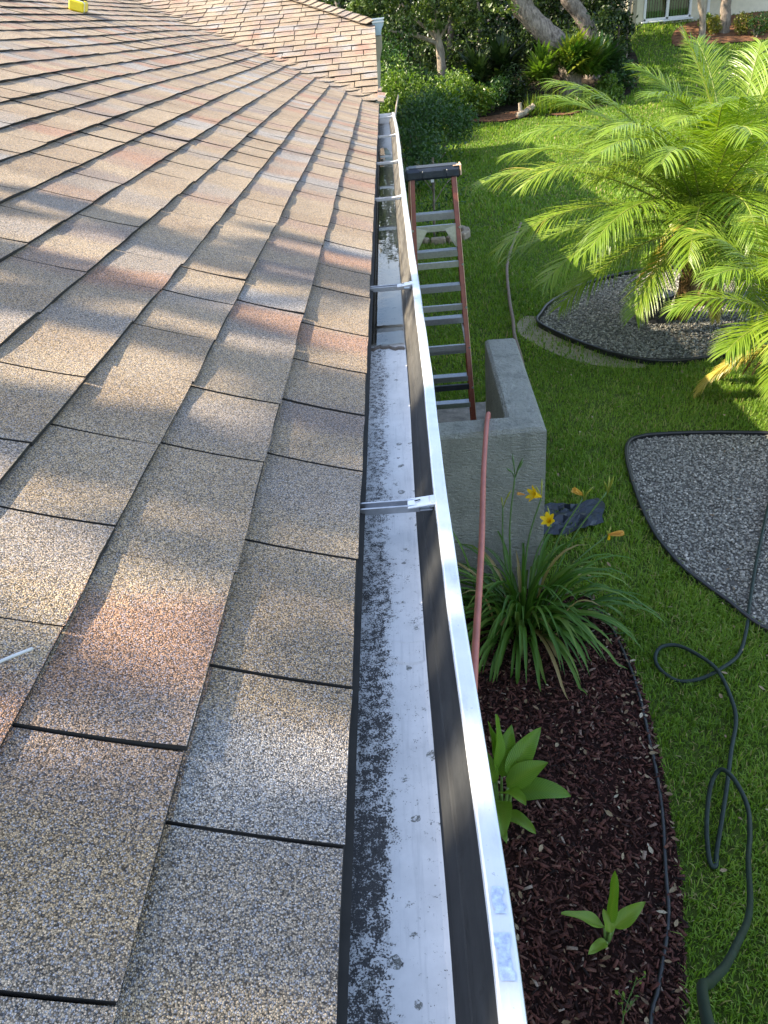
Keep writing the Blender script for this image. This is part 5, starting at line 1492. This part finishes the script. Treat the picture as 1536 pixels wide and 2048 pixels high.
# dense dark hedge between the oak and the neighbour's house
def dense(name, box, n, size, mat, label, cat, seed, kind=None, gap=None):
    rg = np.random.default_rng(seed)
    x0, x1, y0, y1, z0, z1 = box
    m = 60
    cs = np.stack([rg.uniform(x0, x1, m), rg.uniform(y0, y1, m), rg.uniform(z0, z1, m)], 1)
    rs = rg.uniform(.35, .8, m) * min(1.2, (x1 - x0) / 3)
    k = rg.integers(0, m, n); d = rg.normal(size=(n, 3)); d /= np.linalg.norm(d, axis=1)[:, None]
    P_ = cs[k] + d * (rs[k] * rg.uniform(.1, 1.1, n))[:, None]
    P_ = P_[P_[:, 2] > hz(P_[:, 0], P_[:, 1]) + .02]
    V, F, t = leaf_cloud(P_, size, .35, np.clip(rg.normal(.4, .25, len(P_)), 0, 1), .55, rg)
    return V, F, t
hedge = empty('hedge', (7.9, 31.6, g(7.9, 31.6)), 'dense dark hedge bush beside the neighbour house wall', 'hedge')
V, F, t = dense('foliage', (7.2, 8.5, 30.9, 32.6, 1.6, 4.3), 9000, .12, M_WOOD, '', '', 31)
link('foliage', mesh_np('foliage', V, F, M_WOOD, False, t), hedge)
b = MB()
for i in range(5): b.tube([(7.3 + i * .3, 31.7, 1.2), (7.3 + i * .3, 31.8, 2.4), (7.2 + i * .35, 31.8, 3.6)], [.05, .04, .02], 6)
b.build('stems', M_BARK, hedge)
# the wood behind: many layered boughs, one mass
Vs, Fs, Ts, nV = [], [], [], 0
for i, box in enumerate(((-8, 9, 33.5, 38, 1.6, 8), (-9, 10, 38, 43, 1.6, 10), (-6, 8.6, 31.5, 34, 1.3, 4.2), (-3, 7.6, 29.3, 31.8, .9, 2.6), (14.5, 30, 37.5, 42, 2.0, 8))):
    V, F, t = dense('w', box, (24000, 20000, 20000, 16000, 14000)[i], (.20, .26, .15, .13, .24)[i], None, '', '', 40 + i)
    Vs.append(V); Fs.append(F + nV); Ts.append(t); nV += len(V)
# thicken: larger boughs fill the depth so no sky shows low down
rg = np.random.default_rng(50)
P_ = np.stack([rg.uniform(-12, 12, 15000), rg.uniform(39, 48, 15000), rg.uniform(1.6, 12, 15000)], 1)
V, F, t = leaf_cloud(P_, .5, .3, rg.random(15000) * .4, .6, rg); Vs.append(V); Fs.append(F + nV); Ts.append(t); nV += len(V)
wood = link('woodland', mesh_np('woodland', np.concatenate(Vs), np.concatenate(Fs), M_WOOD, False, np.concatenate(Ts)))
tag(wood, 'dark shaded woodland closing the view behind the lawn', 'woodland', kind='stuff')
# trunks in the wood
for i, (x, y, r) in enumerate(((3.3, 32.5, .07), (4.9, 33.2, .10), (0.6, 33.0, .09), (2.4, 34.0, .12), (-1.6, 33.5, .12))):
    o = empty('tree', (x, y, g(x, y)), ['thin dark trunk in the shade between the pale tree and the oak', 'dim trunk in the wood behind the leaning oak', 'dim trunk in the wood above the sunlit bush', 'thicker dim trunk in the wood behind the pale tree', 'dim trunk in the wood behind the house wing'][i], 'tree', 'trunks inside the dark wood')
    b = MB(); b.tube(catmull([(x, y, g(x, y) - .1), (x + .1, y, 3.2), (x - .1, y, 5.0), (x + .2, y, 8)], 5), [r * (1 - .04 * k) for k in range(16)], 8, True, .1); b.build('trunk', M_BARK, o, smooth=True)
    rg = np.random.default_rng(60 + i); C_ = np.array([x, y, 7.5]) + rg.normal(size=(700, 3)) * np.array([1.2, 1.2, 1.0]); crown_obj('crown', C_, .22, M_WOOD, o, None, .5, rg)

# ------------------------------------------------------------------ neighbour's house and its planting
NZ = 2.1; NY = 35.0
nb = empty('neighbour_house', (9.4, NY, NZ), 'cream neighbour house with sliding glass door and green blinds on the rise', 'house')
b = MB()
for (x0, x1, z0, z1) in ((9.30, 9.93, NZ - .3, 4.9), (11.72, 17.5, NZ - .3, 4.9), (9.93, 11.72, 4.45, 4.9), (9.93, 11.72, NZ - .3, 2.38)):
    b.box(((x0 + x1) / 2, NY + .12, (z0 + z1) / 2), (x1 - x0, .24, z1 - z0))
b.box((9.42, NY + 3.2, (NZ + 4.9) / 2 - .15), (.24, 5.9, 4.9 - NZ + .3)); b.box((17.4, NY + 3.2, (NZ + 4.9) / 2 - .15), (.2, 5.9, 4.9 - NZ + .3)); b.box((13.4, NY + 6.2, (NZ + 4.9) / 2 - .15), (8, .2, 4.9 - NZ + .3))
b.build('wall', M_CREAM, nb)
b = MB(); b.box((9.56, NY - .03, 3.5), (.17, .06, 2.8)); b.build('pilaster', M_TAN, nb)
b = MB(); b.add([(8.8, NY - .6, 4.85), (18, NY - .6, 4.85), (18, NY + 3.2, 6.2), (8.8, NY + 3.2, 6.2), (8.8, NY + 7, 4.85), (18, NY + 7, 4.85), (8.8, NY - .6, 4.7), (18, NY - .6, 4.7)], [(0, 1, 2, 3), (3, 2, 5, 4), (6, 7, 1, 0)]); b.build('roof', M_TAN, nb)
wnd = MB()
for (cx, cz, sx, sz) in ((9.97, 3.42, .09, 2.07), (11.68, 3.42, .09, 2.07), (10.82, 3.42, .10, 2.07), (10.82, 2.42, 1.80, .09), (10.82, 4.42, 1.80, .09)):
    wnd.box((cx, NY - .012, cz), (sx, .09, sz), bev=.008)
win = wnd.build('sliding_door', M_WHITE, nb)
for cx in (10.395, 11.25):
    b = MB(); b.box((cx, NY + .03, 3.42), (.77, .012, 1.92)); b.build('pane', M_GLASS, win)
for i in range(17):
    b = MB(); b.box((10.03 + i * .1, NY + .16, 3.42), (.085, .006, 1.95), rot=Matrix.Rotation(.5 + .2 * sin(i * 2.1), 3, 'Z')); b.build('blind_slat', M_BLIND, win)
b = MB(); b.box((10.82, NY + .5, 3.3), (1.8, .02, 2.4)); b.build('dim_interior', simple('dim_room', (.05, .06, .05), .9), nb)
b = MB(); b.box((10.82, NY - .07, 2.345), (1.95, .14, .05), bev=.01); b.build('sill', M_WHITE, nb)
b = MB(); b.box((11.6, NY - .10, 2.16), (4.2, .16, .08), bev=.01); b.build('base_strip', M_TRIM, nb)
b = MB(); b.box((12.35, NY - .03, 3.4), (.10, .09, 2.1), bev=.01); b.build('downpipe', M_WHITE, nb)
tree('tree', [([(11.56, 33.0, g(11.5, 33) - .1), (11.50, 33, 2.4), (11.34, 33, 3.0), (11.25, 33, 4.6), (11.5, 33, 6.0)], .12, .09)], [(11.5, 33, 6.4, 1.3), (12.4, 33, 6.2, 1.1), (10.6, 33, 6.6, 1.0)], 2200, .16, M_BARKP, M_OAK, 'slim pale trunk standing right in front of the neighbour house', 70)
tree('tree', [([(12.48, 33.4, g(12.5, 33.4) - .1), (12.46, 33.4, 2.3), (12.42, 33.4, 2.8), (12.4, 33.4, 4.5)], .21, .16)], [(12.6, 33.3, 3.4, .7), (13.2, 33.2, 3.6, .8), (12.0, 33.6, 3.6, .6), (13.6, 33.5, 4.6, 1.2), (12.2, 33.4, 4.8, 1.1)], 4200, .14, M_BARK, M_WOOD, 'dark low-branched tree at the top right by the neighbour bed', 71)
for i, (x, y, h, r, m_, lb) in enumerate(((12.02, 33.2, .55, .3, M_YELB, 'yellow-leaved shrub between the pale trunk and the dark tree'), (11.85, 33.7, .5, .28, M_BUSH, 'small green shrub behind the pale trunk'), (13.0, 33.0, .65, .4, M_YELB, 'golden shrub just right of the dark tree'),
        (13.35, 32.6, .75, .42, M_SHRUB, 'dark green shrub on the orange mulch at the top right'), (14.0, 32.9, .75, .4, M_BUSH, 'upright green shrub furthest to the right on the mulch'))):
    shrub('shrub', (x, y, h), r, 700, .09, m_, lb, 'shrubs by the neighbour house', stems=3, rg_seed=80 + i)

# ------------------------------------------------------------------ tall oak on the far side of the house: its crown dapples the near roof
oak = empty('oak_tree', (-11.4, -1.2, 0), 'tall oak behind the house whose overhanging limbs dapple the near shingles', 'tree')
b = MB()
for pts, r0, r1 in (([(-11.4, -1.2, -.1), (-11.2, -1.1, 3), (-10.6, -0.9, 5.5), (-8.8, -0.6, 7.2), (-6.8, -0.2, 7.6)], .40, .05), ([(-9.8, -.8, 6.4), (-8.0, 0.8, 7.2), (-6.8, 2.0, 7.5), (-6.2, 2.9, 7.6)], .12, .02), ([(-9.8, -.8, 6.4), (-8.2, -1.8, 7.4), (-6.8, -2.6, 7.8)], .12, .03), ([(-10.6, -.9, 5.5), (-11.2, -1, 8), (-11, -.8, 10)], .2, .06)):
    cp = catmull(pts, 5); m = len(cp)
    b.tube(cp, [r0 + (r1 - r0) * i / (m - 1) for i in range(m)], 10, True, .09)
b.build('trunk', M_BARK, oak, smooth=True)
rg = np.random.default_rng(92)
out = []
# leafy sprays along the limbs, thinning out towards the far end
for i in range(560):
    yy = rg.uniform(-3.0, 3.7)
    if yy > 0.9 and rg.random() < 0.34 + 0.52 * (yy - 0.9) / 2.8: continue
    xx = -6.6 + rg.normal(0, .5)
    c = np.array([xx, yy, 7.35 - (xx + 6.6) * .839 + rg.uniform(-1.2, 1.2)])
    r = rg.uniform(.10, .29)
    m = int(2600 * r * r) + 10
    d = rg.normal(size=(m, 3)); d /= np.linalg.norm(d, axis=1)[:, None]
    out.append(c + d * (r * rg.random((m, 1)) ** .5) * np.array([1.0, .5, .75]))
out.append(np.array([-11, -.8, 10]) + rg.normal(size=(2500, 3)) * np.array([1.6, 1.6, 1.2]))
P_ = np.concatenate(out)
crown_obj('crown', P_, .11, M_OAK, oak, np.clip(rg.normal(.45, .25, len(P_)), 0, 1), .55, rg)
